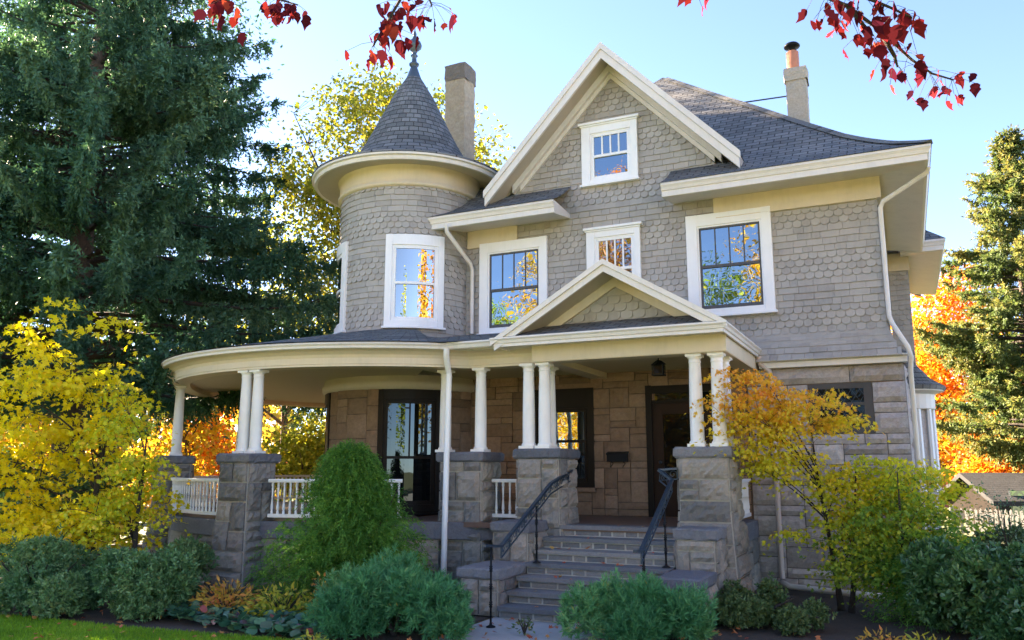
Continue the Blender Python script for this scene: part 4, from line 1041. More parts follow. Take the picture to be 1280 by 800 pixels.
# ---- conifers
def conifer(name, label, base, H, prof, r0, m, seed, z0=2.5, dz=.28, nb=6, droop=.45, upt=.3, curtain=.55, blen=(.3, .7), tuft=(.12, .045), per=16, dens=.2, zmax=None, group=None, cat='spruce tree', tonebias=0.0, spread=1.0):
    rng = np.random.default_rng(seed); root = empty(name, base, label, cat, group); base = np.array(base, float)
    mb = MB(); mb.tube([base + np.array([.1 * math.sin(z * .4), .08 * math.cos(z * .3), z]) for z in np.linspace(0, H, 14)], [r0 * (1 - .97 * k / 13) for k in range(14)], 12)
    tr = mb.build('trunk', M['bark'], root, smooth=True)
    lb = MB(); B = []; DD = []; LL = []; TT = []
    z = z0
    while z < H - .3:
        thin = 1.0 if zmax is None or z < zmax else .35
        for k in range(nb):
            if rng.random() > .92: continue
            a = rng.uniform(0, 2 * math.pi); L = prof(z) * rng.uniform(.72, 1.1); h = z + rng.uniform(-dz, dz) * .6
            dv = np.array([math.cos(a), math.sin(a), 0]); lat = np.array([-dv[1], dv[0], 0]); sw = rng.uniform(-.18, .18)
            def pos(s): return base + np.array([0, 0, h]) + dv * L * s + lat * L * sw * s * s + np.array([0, 0, L * (.16 * s - droop * s * s + upt * s ** 4)])
            lb.tube([pos(s) for s in np.linspace(0, 1, 7)], [max(.008, .014 * L * (1 - s)) for s in np.linspace(0, 1, 7)], 5, cap=False)
            n = max(4, int(L / dens * thin)); bt = rng.random()
            for s in rng.uniform(.16, 1.0, n) ** .8:
                p = pos(s); dn = pos(min(1, s + .03)) - pos(s - .03); dn /= np.linalg.norm(dn)
                for sg in (-1, 1):
                    hang = rng.random()
                    if hang < curtain: d = dn * rng.uniform(.1, .5) + lat * sg * rng.uniform(.1, .5) + np.array([0, 0, -1.0])
                    else: d = dn * rng.uniform(.5, 1.1) + lat * sg * rng.uniform(.4, 1.0) * spread + np.array([0, 0, rng.uniform(-.35, .25)])
                    d /= np.linalg.norm(d); l = rng.uniform(*blen) * (1.05 - .55 * s) * (.6 + .4 * min(1, L / 4))
                    B.append(p); DD.append(d); LL.append(l); TT.append(.5 * bt + .3 * s + rng.random() * .25)
            B.append(pos(.97)); d = pos(1) - pos(.9); DD.append(d / np.linalg.norm(d)); LL.append(.4); TT.append(.8)
        z += dz
    lb.build('limbs', M['darkbark'], root, smooth=True)
    B, DD, LL, TT = np.array(B), np.array(DD), np.array(LL), np.array(TT); nb_ = len(B); n = nb_ * per
    i = np.repeat(np.arange(nb_), per); t = np.tile(np.linspace(.02, 1, per), nb_) + rng.uniform(-.03, .03, n)
    P = B[i] + DD[i] * (LL[i] * t)[:, None]; P[:, 2] -= LL[i] * .12 * t * t; P += rng.normal(size=(n, 3)) * .012
    D = unit(DD[i] * .75 + rng.normal(size=(n, 3)) * .55); S_ = across(D, rng); s = rng.uniform(.7, 1.3, n) * (1.1 - .4 * t)
    leaves('needles', P, D, S_, tuft[0] * s, tuft[1] * s, TT[i] * .75 + rng.random(n) * .2 + tonebias, m, root); return root

sp = ground_at(78, 21.5)
conifer('spruce_tree', 'huge dark blue green spruce with drooping limbs towering left of the turret', sp, 21.5, lambda z: max(.5, 7.9 - .365 * max(0, z - 4.2) - max(0, 4.2 - z) * .6), .46, M['spruce'], 101, z0=3.7, dz=.35, nb=8, per=20, dens=.095, zmax=15.5, tuft=(.15, .055), blen=(.4, 1.1), curtain=.68)
sp2 = ground_at(-150, 27)  # extra spruce added at the left to shade the house
conifer('spruce_tree', 'second dark spruce added behind the huge one for shade, mostly out of frame', sp2, 17, lambda z: max(.4, 4.6 - .27 * z), .3, M['spruce'], 102, z0=.8, dz=.4, nb=6, per=12, dens=.3, tuft=(.17, .07))
cr = ground_at(1305, 31)
conifer('conifer_tree', 'tall sunlit conifer with layered branches at the right edge', cr, 15.4, lambda z: max(.25, 4.45 * max(0, 1 - (z / 15.6) ** 2.2) ** .85 * (.75 + .25 * math.sin(z * 2.1))), .28, M['pine_gold'], 103, z0=2.3, dz=.26, nb=8, droop=.24, upt=.18, curtain=.35, blen=(.35, .9), per=15, dens=.15, tuft=(.18, .065), cat='conifer tree', tonebias=.0)
cb_ = ground_at(462, 31)
conifer('conifer_tree', 'dark conifer with bare drooping limbs seen under the porch roof', cb_, 12, lambda z: 4.6 - .3 * z, .22, M['spruce'], 104, z0=1.6, dz=.55, nb=4, droop=.5, upt=.1, curtain=.7, per=10, dens=.34, tuft=(.2, .08), cat='conifer tree')

# ---- background deciduous trees
tree('deciduous_tree', 'tall airy yellow green tree rising behind the turret', 'tree', ground_at(470, 26), ground_at(470, 26) + np.array([0, 0, 11]), .32,
     epx([(440, 190, 95, 100), (400, 300, 75, 110), (520, 160, 80, 70), (470, 120, 60, 40), (380, 230, 50, 60), (600, 200, 45, 38), (385, 390, 60, 60), (590, 260, 60, 60)], 26, .8), 420, 34, .78, .16, .11, M['yellowgreen'], 201, flat=.5, nlimb=16, down=.5, split=.2)
tree('deciduous_tree', 'pale yellow tree standing between the big spruce and the turret', 'tree', ground_at(350, 40), ground_at(350, 40) + np.array([0, 0, 9]), .25,
     epx([(350, 330, 70, 80), (310, 430, 90, 60), (400, 440, 80, 60)], 40), 200, 34, 1.0, .22, .15, M['yellowgreen'], 202, flat=.5, nlimb=12)
def bg(label, px, dist, ells, m, seed, npad=150, nleaf=44, L=.22, pad=1.0, name='autumn_tree', top=7):
    return tree(name, label, 'tree', ground_at(px, dist), ground_at(px, dist) + np.array([0, 0, top]), .2, epx(ells, dist), npad, nleaf, pad, L, L * .7, m, seed, flat=.55, nlimb=11, group='autumn trees behind the house')
bg('orange tree seen behind the far left porch column', 268, 36, [(262, 545, 42, 60), (235, 500, 50, 50), (300, 590, 40, 30)], M['orange'], 211, 130)
bg('golden brown tree over the left porch rail', 225, 33, [(225, 540, 45, 50), (200, 590, 60, 30), (260, 470, 60, 40)], M['gold'], 212, 130)
bg('lime yellow bush seen between the paired porch columns and the turret base', 372, 27, [(375, 570, 48, 40), (345, 590, 40, 25), (400, 545, 30, 40)], M['yellowgreen'], 213, 120, L=.16, pad=.7, top=2.5)
bg('golden tree at the left, behind the yellow maple', 40, 40, [(60, 560, 90, 60), (150, 540, 60, 60), (-20, 540, 60, 60)], M['gold'], 214, 150, L=.26)
bg('orange red maple beyond the right corner of the house', 1165, 38, [(1165, 420, 48, 60), (1190, 370, 40, 40), (1150, 500, 40, 60), (1205, 450, 55, 60), (1220, 560, 50, 30)], M['orange'], 215, 320, L=.2, pad=.9)
bg('yellow maple behind the right corner, below the orange crown', 1180, 44, [(1185, 540, 50, 60), (1150, 430, 34, 50), (1240, 570, 60, 40), (1150, 560, 30, 60)], M['gold'], 216, 260, L=.22, pad=.9)
bg('low fiery orange tree over the dark neighbouring roof', 1262, 34, [(1258, 572, 44, 26), (1290, 560, 40, 40), (1228, 590, 26, 16)], M['orange'], 217, 150, L=.17, pad=.7, top=2.2)
bg('yellow tree filling the gap far behind the right conifer', 1290, 48, [(1290, 500, 70, 80), (1250, 430, 40, 80)], M['gold'], 218, 170, L=.28)
# far woods and evergreen shrubbery that close the horizon
def far_woods():
    rng = np.random.default_rng(5); n = 42000; a = rng.uniform(R(-80), R(26), n); d = rng.uniform(62, 90, n); h = rng.random(n) ** 1.1 * (6.0 + 2.5 * np.sin(a * 23) + 1.5 * np.sin(a * 57))
    P = np.stack([np.sin(a) * d, np.cos(a) * d, h], 1); D = unit(rng.normal(size=(n, 3)) + np.array([0, 0, -.3])); S_ = across(D, rng)
    o = leaves('far_woods', P, D, S_, rng.uniform(.5, 1.1, n), rng.uniform(.4, .8, n), np.clip(.5 + .5 * np.sin(a * 31) * .8 + rng.normal(size=n) * .2, 0, 1), M['gold2']); tag(o, kind='stuff')
M['gold2'] = leafmat('distant_leaves', [(0, (.05, .075, .02)), (.5, (.20, .18, .03)), (1, (.46, .26, .03))], .4)
far_woods()

# ---- autumn maples in the garden
def grad(lo, hi, amt, ax=2):
    def f(P, t): g = np.clip((P[:, ax] - lo) / (hi - lo), 0, 1); return np.clip(t * (1 - amt) + g * amt, 0, 1)
    return f
b = ground_at(128, 13.6)
tree('japanese_maple', 'bright yellow Japanese maple at the left edge before the porch', 'maple tree', b, b + np.array([-.2, .1, 3.2]), .075,
     epx([(60, 640, 110, 50), (30, 560, 90, 60), (150, 620, 80, 60, .3), (110, 500, 60, 60), (60, 420, 36, 60), (75, 370, 16, 24), (150, 430, 34, 55), (155, 375, 16, 22), (40, 470, 60, 50), (-60, 560, 70, 110)], 13.6), 160, 48, .50, .10, .095, M['yellow'], 301, MAPLE, .10, .45, nlimb=14, bark=M['darkbark'], twig=.006)
b = ground_at(178, 13.0)
tree('japanese_maple', 'yellow green maple with fine layered sprays before the left porch rail', 'maple tree', b, b + np.array([0, 0, 2.6]), .05,
     epx([(160, 560, 42, 60), (185, 590, 26, 40), (140, 510, 30, 40), (140, 640, 60, 36)], 13.0), 90, 40, .34, .07, .06, M['limey'], 302, MAPLE, .13, .45, nlimb=8, bark=M['darkbark'], twig=.006)
b = ground_at(1040, 11.9)
tree('japanese_maple', 'yellow and orange Japanese maple spreading beside the right porch pier', 'maple tree', b, b + np.array([-.25, .1, 2.3]), .045,
     epx([(960, 500, 55, 45), (940, 540, 48, 40), (1000, 510, 55, 35), (970, 570, 50, 35), (1010, 590, 45, 40), (925, 470, 30, 20), (1046, 524, 30, 8), (905, 500, 22, 26), (1060, 610, 50, 40)], 11.9), 150, 46, .30, .062, .056, M['orangey'], 303, MAPLE, .13, .45, nlimb=12, bark=M['darkbark'], twig=.005, tonefn=grad(1.7, 3.4, .55), split=.12)
b = ground_at(1052, 11.7)
tree('japanese_maple', 'multi-stemmed yellow maple with low golden sprays right of the downspout', 'maple tree', b, b + np.array([.2, .1, 2.0]), .04,
     epx([(1090, 610, 60, 30), (1120, 580, 55, 24), (1150, 620, 45, 36), (1010, 668, 34, 18), (1060, 650, 50, 34), (1180, 600, 30, 24), (1100, 660, 60, 40)], 11.7), 125, 46, .31, .062, .055, M['limey'], 304, MAPLE, .13, .45, nlimb=11, bark=M['darkbark'], twig=.005, split=.1)
b = ground_at(1120, 11.2)
tree('japanese_maple', 'green leaved maple just turning, in front of the yellow one', 'maple tree', b, b + np.array([0, 0, 1.9]), .04,
     epx([(1130, 610, 36, 34), (1110, 660, 60, 40), (1170, 660, 50, 40), (1080, 700, 50, 40), (1130, 720, 50, 30)], 11.2), 140, 48, .28, .058, .05, M['greenmaple'], 305, MAPLE, .15, .45, nlimb=9, bark=M['darkbark'], twig=.005, split=.1)

# ---- shrubs
def shrub(name, label, px, dist, wpx, top, m, seed, style, nspr, dep=1.0, group=None, cat='shrub', bottom=None, lobes=19, L=.05, W=.02, conical=False):
    """a mounded bush of sprigs standing on the ground; the width and top come from the photograph at its true distance"""
    rng = np.random.default_rng(seed); k = dist / F; g = ground_at(px, dist); rx = wpx * .5 * k; ht = at_d(px, top, dist)[2]
    root = empty(name, g, label, cat, group)
    mb = MB()
    for _ in range(7):
        a = rng.uniform(0, 6.28); e = g + np.array([math.cos(a) * rx * .5, math.sin(a) * rx * .5 * dep, ht * .7]); mb.tube([g + (e - g) * t + np.array([0, 0, .1 * math.sin(t * 3)]) for t in (0, .4, 1)], [.03, .02, .006], 5)
    mb.build('stems', M['darkbark'], root)
    # lumpy body
    lc = []; 
    while len(lc) < lobes:
        q = rng.uniform(-1, 1, 3)
        if conical:
            z = (q[2] + 1) / 2; w_ = (1 - z) ** .82
            if q[0] ** 2 + q[1] ** 2 < 1: lc.append((g[0] + q[0] * rx * .80 * w_, g[1] + q[1] * rx * .80 * w_ * dep, .12 + z * (ht - .35), rx * (.10 + .13 * w_)))
        elif q[0] ** 2 + q[1] ** 2 + q[2] ** 2 < 1 and q[2] > -.2:
            lc.append((g[0] + q[0] * rx * .80, g[1] + q[1] * rx * .80 * dep, max(.12, .20 * ht + max(0, q[2]) * ht * .66), min(rx, ht) * rng.uniform(.18, .43)))
    LC = np.array(lc); i = rng.integers(0, lobes, nspr); d = unit(rng.normal(size=(nspr, 3)) + np.array([0, 0, .25])); rad = LC[i, 3] * (rng.random(nspr) ** .22 + (rng.random(nspr) > .93) * rng.uniform(0, .45, nspr))
    P0 = LC[i, :3] + d * rad[:, None]; lt = rng.random(lobes)
    ok = (P0[:, 2] > .03); P0, d, i = P0[ok], d[ok], i[ok]; ns = len(P0); st = rng.random(ns)
    if style == 'needle':       # upright candle-like shoots of long needles
        per = 30; ax = unit(d * .8 + np.array([0, 0, .75]) + rng.normal(size=(ns, 3)) * .25); ln = rng.uniform(.06, .17, ns)
        j = np.repeat(np.arange(ns), per); t = rng.random(ns * per); P = P0[j] + ax[j] * (ln[j] * t)[:, None]; D = unit(ax[j] * .75 + rng.normal(size=(ns * per, 3)) * .5); s = rng.uniform(.7, 1.2, ns * per)
    elif style == 'thread':     # drooping thread-like sprays
        per = 26; ax = unit(d * np.array([1, 1, .5]) + np.array([0, 0, .45]) + rng.normal(size=(ns, 3)) * .35); ln = rng.uniform(.14, .42, ns) 
        j = np.repeat(np.arange(ns), per); t = np.tile(np.linspace(0, 1, per), ns); P = P0[j] + ax[j] * (ln[j] * t)[:, None]; P[:, 2] -= ln[j] * .75 * t * t; P += rng.normal(size=P.shape) * .012
        D = unit(ax[j] - np.array([0, 0, 1.0]) * (1.3 * t)[:, None] + rng.normal(size=(ns * per, 3)) * .42); s = rng.uniform(.7, 1.2, ns * per)
    else:                       # rosettes of flat leaves
        per = 13; ax = unit(d + np.array([0, 0, .5]) + rng.normal(size=(ns, 3)) * .3); j = np.repeat(np.arange(ns), per); t = rng.random(ns * per)
        P = P0[j] - ax[j] * (t * .05)[:, None]; D = unit(ax[j] * (.15 + .6 * (1 - t))[:, None] + rng.normal(size=(ns * per, 3)) * .6); s = rng.uniform(.7, 1.25, ns * per)
    n = len(P); S_ = across(D, rng); P[:, 2] = np.maximum(P[:, 2], .01)
    leaves('foliage', P, D, S_, L * s, W * s, lt[i][j] * .38 + st[j] * .34 + rng.random(n) * .3 + (rng.random(n) > .985) * .3, m, root, KITE if style != 'leaf' else [(0, 0, 0), (.3, .42, .05), (.65, .42, .05), (1, 0, -.08), (.65, -.42, .05), (.3, -.42, .05)])
    return root
shrub('evergreen_shrub', 'broad dark green shrub at the far left behind the lawn', 62, 11.9, 200, 676, M['hedge'], 401, 'leaf', 3600, .8, 'dark shrubs along the lawn', L=.062, W=.022)
shrub('evergreen_shrub', 'rounded dark green shrub between the far left one and the amber peony', 185, 11.6, 175, 676, M['hedge'], 402, 'leaf', 3600, .8, 'dark shrubs along the lawn', L=.062, W=.022)
shrub('evergreen_shrub', 'dark shrub in the shade below the left porch rail', 225, 13.2, 120, 664, M['hedge'], 403, 'leaf', 1500, .7, 'dark shrubs along the lawn', L=.062, W=.022)
shrub('cypress_bush', 'bright green conical thread cypress in front of the porch rail', 438, 12.4, 262, 552, M['cypress'], 404, 'thread', 6600, .8, cat='cypress', lobes=120, L=.045, W=.013, conical=True)
shrub('dwarf_pine', 'blue green dwarf pine left of the front walk', 497, 10.2, 208, 706, M['mugo'], 405, 'needle', 3000, .8, 'dwarf pines beside the front walk', cat='dwarf pine', L=.085, W=.011)
shrub('dwarf_pine', 'blue green dwarf pine right of the front walk, under the steps', 790, 9.9, 200, 733, M['mugo'], 406, 'needle', 2800, .8, 'dwarf pines beside the front walk', cat='dwarf pine', L=.085, W=.011)
shrub('small_leaved_shrub', 'small leaved green shrub between the right dwarf pine and the maple', 945, 10.7, 150, 726, M['boxy'], 407, 'leaf', 2200, .8, L=.045, W=.022)
shrub('small_leaved_shrub', 'thin green shrub right behind the lower step block', 905, 11.3, 74, 722, M['boxy'], 412, 'leaf', 500, .8, L=.045, W=.022)
shrub('rhododendron', 'large glossy dark rhododendron at the right edge', 1205, 10.0, 196, 672, M['rhodo'], 408, 'leaf', 3600, .9, L=.085, W=.03, cat='rhododendron')
shrub('rhododendron', 'lower dark rhododendron reaching the bottom right corner', 1285, 9.3, 190, 712, M['rhodo'], 409, 'leaf', 2600, .9, L=.085, W=.03, cat='rhododendron')
shrub('cypress_bush', 'dark green thread cypress tucked behind the rhododendron', 1150, 11.0, 120, 648, M['cypress'], 410, 'thread', 1200, .8, cat='cypress', lobes=26, L=.045, W=.013)
shrub('small_leaved_shrub', 'loose green bush under the sapling, before the white fence', 1240, 13.5, 170, 645, M['boxy'], 413, 'leaf', 1900, .8, L=.06, W=.03)
shrub('evergreen_shrub', 'dark evergreen mass in the shade under the huge spruce', 60, 19, 300, 560, M['hedge'], 411, 'leaf', 2600, .6, L=.14, W=.06)
def herb(name, label, px, dist, wpx, top, m, seed, n, L, W, cat='perennial', shape=KITE, group=None):
    rng = np.random.default_rng(seed); g = ground_at(px, dist); rx = wpx * .5 * dist / F; ht = at_d(px, top, dist)[2]
    root = empty(name, g, label, cat, group); q = unit(rng.normal(size=(n, 3))); q[:, 2] = abs(q[:, 2]); r = rng.random(n) ** .5
    P = g + q * r[:, None] * np.array([rx, rx * .9, ht * .8]) + np.array([0, 0, .03]); D = unit(q * np.array([1, 1, .6]) + rng.normal(size=(n, 3)) * .5 - np.array([0, 0, .2])); S_ = across(D, rng); s = rng.uniform(.6, 1.2, n)
    leaves('foliage', P, D, S_, L * s, W * s, rng.random(n), m, root, shape)
    mb = MB()
    for k in range(16): a = rng.uniform(0, 6.28); mb.tube([g, g + np.array([math.cos(a) * rx * .25, math.sin(a) * rx * .25, ht * .4]), g + np.array([math.cos(a) * rx * .6, math.sin(a) * rx * .6, ht * .75])], [.007, .006, .003], 4)
    mb.build('stems', M['darkbark'], root); return root
herb('peony', 'amber orange peony foliage left of the yellow green clump', 292, 11.5, 92, 714, M['peony'], 501, 620, .11, .04)
herb('peony', 'yellow green peony foliage at the foot of the cypress', 362, 11.1, 100, 722, M['peonygreen'], 502, 640, .11, .04)
herb('peony', 'dry tan stems and leaves left of the blue green dwarf pine', 412, 11.4, 50, 704, M['peony'], 503, 130, .09, .03)
herb('garden_perennial', 'small orange tipped plant at the bottom edge, left of the rhododendron', 1085, 9.4, 60, 782, M['peony'], 504, 130, .08, .03)
herb('garden_perennial', 'tuft of narrow yellow green leaves beside the rhododendron', 1140, 9.2, 60, 788, M['peonygreen'], 505, 120, .12, .025)
herb('garden_perennial', 'lime green clump at the bottom edge left of the walk', 400, 9.3, 50, 786, M['peonygreen'], 506, 140, .08, .03)
herb('garden_perennial', 'small green weed growing out of the bottom step', 655, 10.15, 26, 762, M['boxy'], 507, 40, .06, .03)
# bergenia carpet
rng = np.random.default_rng(9); n = 900; qx = rng.uniform(150, 408, n); qy = 752 + (qx - 150) * .10 + rng.random(n) * (10 + (qx - 150) * .07)
P = np.array([at_z(a, c + 4, 0.0) for a, c in zip(qx, qy)]); P[:, 2] = rng.uniform(.02, .14, n); D = unit(rng.normal(size=(n, 3)) * np.array([1, 1, .2]) + np.array([.1, -.5, .25])); S_ = across(D, rng); S_[:, 2] *= .35; S_ = unit(S_)
s = rng.uniform(.7, 1.25, n); o = leaves('bergenia_carpet', P, D, S_, .125 * s, .105 * s, rng.random(n) ** 1.2, M['bergenia'], None, OVAL); tag(o, kind='stuff')
# grass blades and fallen leaves
n = 90000; gx = rng.uniform(-14.5, -6.2, n); gy = rng.uniform(5.6, 8.0, n); edge = np.interp(gx, [-19, -11.6, -9, -6.9, -5], [7.9, 7.62, 7.72, 7.95, 8.2]); ok = gy < edge; gx, gy = gx[ok], gy[ok]; n = len(gx)
P = np.stack([gx, gy, np.full(n, -.006)], 1); D = unit(np.stack([rng.normal(size=n) * .4, rng.normal(size=n) * .4, np.ones(n)], 1)); S_ = across(D, rng); pt = .5 + .25 * np.sin(gx * 3.1 + np.sin(gy * 4)) * np.sin(gy * 5.3)
o = leaves('lawn_grass', P, D, S_, rng.uniform(.03, .06, n), rng.uniform(.005, .009, n), pt + rng.normal(size=n) * .18, M['grass']); tag(o, kind='stuff')
n = 900; P = np.stack([rng.uniform(-13, -1, n), rng.uniform(6.2, 11.2, n), np.full(n, .035)], 1); keep = (P[:, 1] > 8.3) | (rng.random(n) < .35); P = P[keep]; Q = []
for k in range(7):
    for _ in range(5 if k else 3): Q.append((rng.uniform(-5.0, -3.0), 12.06 - .3 * k + rng.uniform(.0, .26) if k else 12.2, 1.097 * (7 - k) / 7 + .012))
for _ in range(22): Q.append((rng.uniform(-5.1, -3.0), rng.uniform(8.6, 10.2), .014))
for _ in range(30): Q.append((rng.uniform(-12.5, -7), rng.uniform(6.5, 7.7), .035))
P = np.concatenate([P, np.array(Q)]); n = len(P)
D = unit(rng.normal(size=(n, 3)) * np.array([1, 1, .25])); S_ = across(D, rng); S_[:, 2] *= .25; S_ = unit(S_); s = rng.uniform(.05, .09, n)
o = leaves('fallen_leaves', P, D, S_, s, s * .9, rng.random(n), M['fallen'], None, MAPLE); tag(o, kind='stuff')
b = ground_at(1245, 12)
tree('sapling', 'thin sapling with small blue green leaves before the white fence', 'sapling', b, b + np.array([.05, 0, 1.5]), .018, epx([(1232, 640, 22, 40), (1262, 650, 28, 36), (1285, 650, 24, 40), (1225, 690, 20, 20)], 12), 60, 15, .18, .045, .025, M['sapling'], 306, KITE, .8, .1, nlimb=8, bark=M['darkbark'], twig=.004, split=.1)

# ---- red maple whose branches hang over the view (its trunk stands behind the camera)
rm = empty('red_maple', (3.2, -1.4, 0), 'red leaved maple whose twigs hang into the top of the view', 'maple tree')
rng = np.random.default_rng(77); mb = MB()
limb = [np.array([3.2, -1.4, 0]), np.array([3.1, -1.2, 2.2]), np.array([2.7, -.6, 4.2]), at_d(1180, -330, 2.5), at_d(1000, -190, 2.8), at_d(760, -160, 3.0), at_d(520, -140, 3.1), at_d(300, -110, 3.3), at_d(210, -70, 3.4)]
mb.tube(limb[:3], [.16, .13, .10], 10); mb.tube(limb[2:], [.10, .07, .05, .036, .026, .02, .012], 8)
TW_ = [([(225, -75, 3.4), (258, -22, 3.3), (285, 2, 3.2)], 24, .058), ([(330, -100, 3.3), (322, -20, 3.25), (345, -2, 3.25), (372, 6, 3.2)], 24, .052),
       ([(520, -140, 3.1), (518, -40, 3.0), (500, 0, 2.9), (482, 32, 2.85), (466, 58, 2.8)], 38, .056), ([(518, -40, 3.0), (532, -14, 3.0), (540, 8, 3.0)], 14, .052),
       ([(860, -170, 2.9), (855, -50, 2.9), (868, -12, 2.9), (886, -2, 2.9)], 6, .06),
       ([(1000, -190, 2.8), (1010, -60, 2.6), (1030, -5, 2.6), (1060, 8, 2.6), (1100, 38, 2.6), (1140, 75, 2.65), (1165, 92, 2.7), (1192, 100, 2.7)], 58, .042), ([(1010, -60, 2.6), (1040, -30, 2.5), (1075, -6, 2.5), (1110, 8, 2.5), (1140, 22, 2.5)], 24, .060), ([(1060, 8, 2.6), (1078, 30, 2.6), (1092, 45, 2.6)], 8, .055), ([(1100, 38, 2.6), (1118, 70, 2.6), (1122, 84, 2.6)], 6, .05)]
P = []; D = []; L = []; T_ = []
for pts, nl, sz in TW_:
    pw = [at_d(*p) for p in pts]; mb.tube(pw, [.008 * (1 - .8 * k / (len(pw) - 1)) + .0012 for k in range(len(pw))], 5, cap=False)
    first = 1 if pts[0][1] < -30 else 0
    for k in range(nl):
        f = rng.uniform(first + (.55 if first else 0), len(pw) - 1 + .001) if first else rng.uniform(0, len(pw) - 1); i = min(int(f), len(pw) - 2); a = pw[i] + (pw[i + 1] - pw[i]) * min(1, f - i)
        o = rng.normal(size=3) * np.array([.042, .042, .024]) + np.array([0, 0, -.036]); e = a + o; mb.tube([a, a + o * .5 + np.array([0, 0, .008]), e], .0009, 3, cap=False)
        P.append(e); D.append(np.array([rng.normal() * .35, rng.normal() * .35, -1.0])); L.append(sz * rng.uniform(.65, 1.2)); T_.append(rng.random())
mb.build('trunk', M['darkbark'], rm, smooth=True)
P, D, L = np.array(P), unit(np.array(D)), np.array(L); S_ = across(D, rng)
RED = [(0, 0, 0), (.05, .22, -.05), (.20, .40, -.10), (.36, .34, -.04), (.50, .46, -.12), (.64, .30, -.06), (.80, .16, -.03), (1.08, 0, -.14), (.80, -.16, -.03), (.64, -.30, -.06), (.50, -.46, -.12), (.36, -.34, -.04), (.20, -.40, -.10), (.05, -.22, -.05)]
leaves('leaves', P, D, S_, L, L * .82, np.array(T_), M['red'], rm, RED)

# ---- neighbours
nb = ground_at(1240, 40); k = 40 / F
M['brick_red'] = painted('brick_red_wall', (.30, .12, .08), .85, .15, 2, .2); M['dkroof'] = asphalt_roof('dark_neighbour_roof', (.014, .015, .017), (.024, .025, .027)); M['offwhite'] = painted('offwhite_siding', (.72, .70, .66), .6, .06, 2, .05)
def gabled(name, label, c, w, d, h, rise, yaw, wallm, roofm, over=.4):
    root = empty(name, (c[0], c[1], 0), label, 'house'); ca, sa = math.cos(yaw), math.sin(yaw)
    def W_(x, y, z): return (c[0] + x * ca - y * sa, c[1] + x * sa + y * ca, z)
    mb = MB(); p = [W_(x, y, z) for z in (0, h) for x, y in ((-w / 2, -d / 2), (w / 2, -d / 2), (w / 2, d / 2), (-w / 2, d / 2))] + [W_(-w / 2, 0, h + rise), W_(w / 2, 0, h + rise)]
    mb.add(p, [(0, 1, 5, 4), (1, 2, 6, 9, 5), (2, 3, 7, 6), (3, 0, 4, 8, 7)]); mb.build('wall', wallm, root)
    mb = MB(); s_ = rise / (d / 2)
    for sg in (-1, 1):
        e = d / 2 + over; q = [W_(-w / 2 - over, sg * e, h - over * s_ + .05), W_(w / 2 + over, sg * e, h - over * s_ + .05), W_(w / 2 + over, 0, h + rise + .05), W_(-w / 2 - over, 0, h + rise + .05)]
        mb.face(q if sg < 0 else q[::-1], uv=[(0, 0), (w, 0), (w, d * .6), (0, d * .6)])
        lo = [(x, y, z - .16) for x, y, z in q]; mb.face([lo[0], lo[1], q[1], q[0]]); mb.face([lo[1], lo[2], q[2], q[1]]); mb.face([lo[3], lo[0], q[0], q[3]])
    mb.build('roof', roofm, root)
    mb = MB()
    for x in (-w * .25, w * .25): mb.box(-.5, .5, -.04, .04, -.6, .6); 
    mb.v = [W_(x + (-w * .25 if i < 8 else w * .25), -d / 2 + y, h * .6 + z) for i, (x, y, z) in enumerate(mb.v)]; mb.build('window', M['glass_dark'], root); return root
gabled('garden_shed', 'dark roofed low building beyond the white fence at the right', ground_at(1274, 30), 3.6, 3.2, 1.0, .75, YAW, M['brownframe'], M['dkroof']); bpy.data.objects['garden_shed']['category'] = 'outbuilding'
gabled('neighbour_house', 'red brown neighbouring house glimpsed above the dark roof at the right', ground_at(1222, 44), 2.0, 6, 1.7, 1.3, YAW + R(90), M['brick_red'], M['dkroof'])
gabled('neighbour_house', 'pale neighbouring house glimpsed through the yellow maple at the left', ground_at(165, 46), 9, 7, 2.2, 2.2, YAW + R(12), M['offwhite'], M['dkroof'])
M['dimmed'] = painted('dimmed_white', (.42, .41, .39), .7, .2, 3, .1)  # fence white darkened in the paint, standing in for weaker sunlight
fn = empty('picket_fence', ground_at(1235, 24), 'white picket fence behind the sapling at the right', 'fence')
a0, a1 = ground_at(1185, 25), ground_at(1420, 22); dv = (a1 - a0); Lf = np.linalg.norm(dv); dv /= Lf
mb = MB()
for z in (.2, .6): mb.beam(a0 + np.array([0, 0, z]), a1 + np.array([0, 0, z]), .04, .08)
for kx in np.arange(0, Lf, .13): p = a0 + dv * kx; q_ = np.array([.05 * _r[0], .05 * _r[1], 0]); nrm = np.array([dv[1], -dv[0], 0]) * .03; mb.add([p - dv * .04 + nrm + np.array([0, 0, .05]), p + dv * .04 + nrm + np.array([0, 0, .05]), p + dv * .04 + nrm + np.array([0, 0, .74]), p + nrm + np.array([0, 0, .80]), p - dv * .04 + nrm + np.array([0, 0, .74])], [(0, 1, 2, 3, 4)])
mb.build('pickets', M['dimmed'], fn)
for kx in np.arange(0, Lf, 2.2):
    mb = MB(); p = a0 + dv * kx; mb.box(p[0] - .05, p[0] + .05, p[1] - .05, p[1] + .05, 0, .86); mb.build('post', M['dimmed'], fn)
pp = empty('drain_pipe', (-1.9, 14.2, 0), 'white drain pipe lying on the soil from the foot of the downspout', 'pipe')
mb = MB(); mb.tube([(-2.0, 14.5, .13), (-1.85, 14.35, .09), (-.9, 14.1, .07), (-.3, 14.0, .06)], .045, 8); mb.build('tube', M['pipe'], pp, smooth=True)

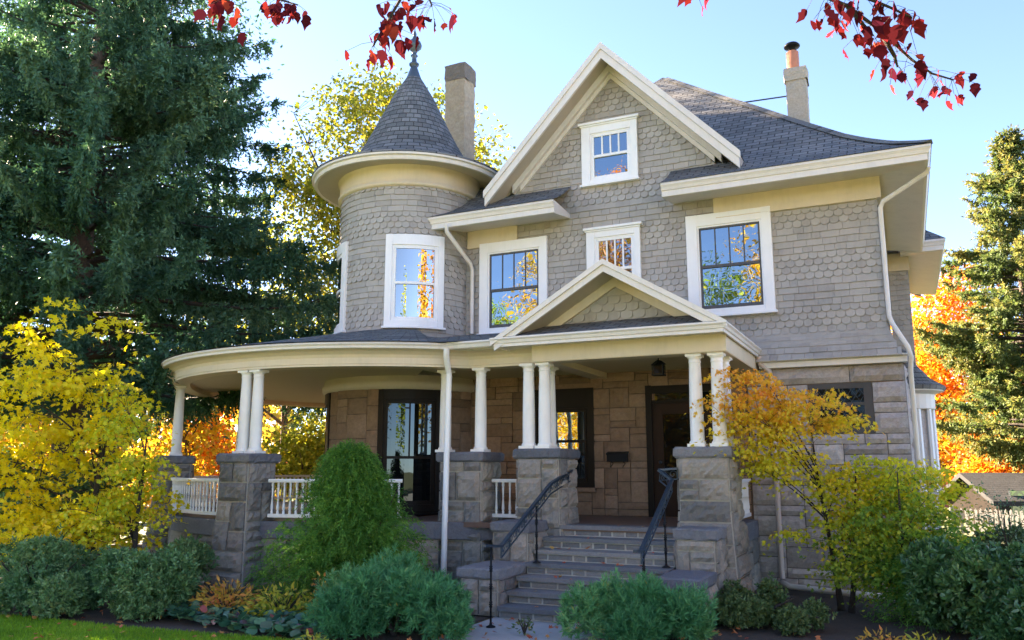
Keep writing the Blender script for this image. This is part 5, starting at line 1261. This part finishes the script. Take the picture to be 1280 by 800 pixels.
# ---- trees across the street, behind the camera: they light up and mirror in the windows
def street_tree(label, x, y, H, rw, m, seed, npad=110, low=.2):
    e = [(x, y, H * .62, rw, rw, H * .38), (x + rw * .4, y, H * .4, rw * .8, rw * .8, H * .22), (x - rw * .3, y, H * .45, rw * .8, rw * .8, H * .25)]
    tree('street_tree', label, 'tree', (x, y, 0), (x, y, H * .8), .3, e, npad, 120, 1.5, .21, .15, m, seed, flat=.5, nlimb=10, group='trees across the street', power=.5)
street_tree('very tall rusty orange tree across the street, mirrored in the middle and attic windows', -18, -26, 25.5, 3.4, M['rust'], 601, 170)
street_tree('orange tree across the street, mirrored at the right of the left window', -22.6, -25, 20, 3.2, M['gold'], 609, 120)
street_tree('tall golden tree across the street, mirrored at the right of the right window', -5.2, -26, 25, 3.7, M['gold'], 602, 150)
street_tree('rounded green tree across the street, mirrored low in the right window', -11.5, -27, 16.5, 3.6, M['greenmaple'], 603, 150)
street_tree('dark green tree across the street, mirrored low in the left window', -28, -26, 15.5, 4.2, M['greenmaple'], 604, 150)
street_tree('golden tree behind the camera, mirrored in the curved turret glass', 11, .5, 15, 3.3, M['gold'], 605, 150)
street_tree('slim orange tree beside the golden one, mirrored in the turret glass', 17.5, 5.5, 17, 3.0, M['rust'], 606, 120)
street_tree('green yellow tree down the street, mirrored at the edge of the turret glass', 8, -22, 16, 3.4, M['greenmaple'], 607, 130)
street_tree('small orange tree on the near verge, mirrored in the porch windows', -12.5, -12, 8.5, 3.9, M['gold'], 608, 190)

tree('sun_blocker_tree', 'dense tree added out of view on the left to shade the garden', 'tree', (-25, 8.2, 0), (-25, 8.2, 9), .3, [(-25, 8.4, 8, 4.4, 3.6, 4.2), (-25, 8.2, 4.5, 3.8, 3.2, 2.5), (-24.6, 9.4, 11, 2.8, 2.8, 2.4)], 200, 60, 1.1, .28, .2, M['greenmaple'], 611, flat=.5, nlimb=10)  # unseen tree, added to keep the low sun off the garden

b = ground_at(138, 31)
tree('roof_shading_tree', 'tall dark tree added right behind the huge spruce to shade the main roof', 'tree', b, b + np.array([0, 0, 20]), .4, [(b[0], b[1], 19.6, 4.8, 5.0, 5.2), (b[0] + 1, b[1], 12, 4.6, 4.6, 4.5), (b[0], b[1], 7, 5, 4.6, 3.4)], 470, 60, 1.1, .22, .10, M['spruce'], 612, flat=.6, nlimb=12)  # added to block the sun patch on the front roof slope
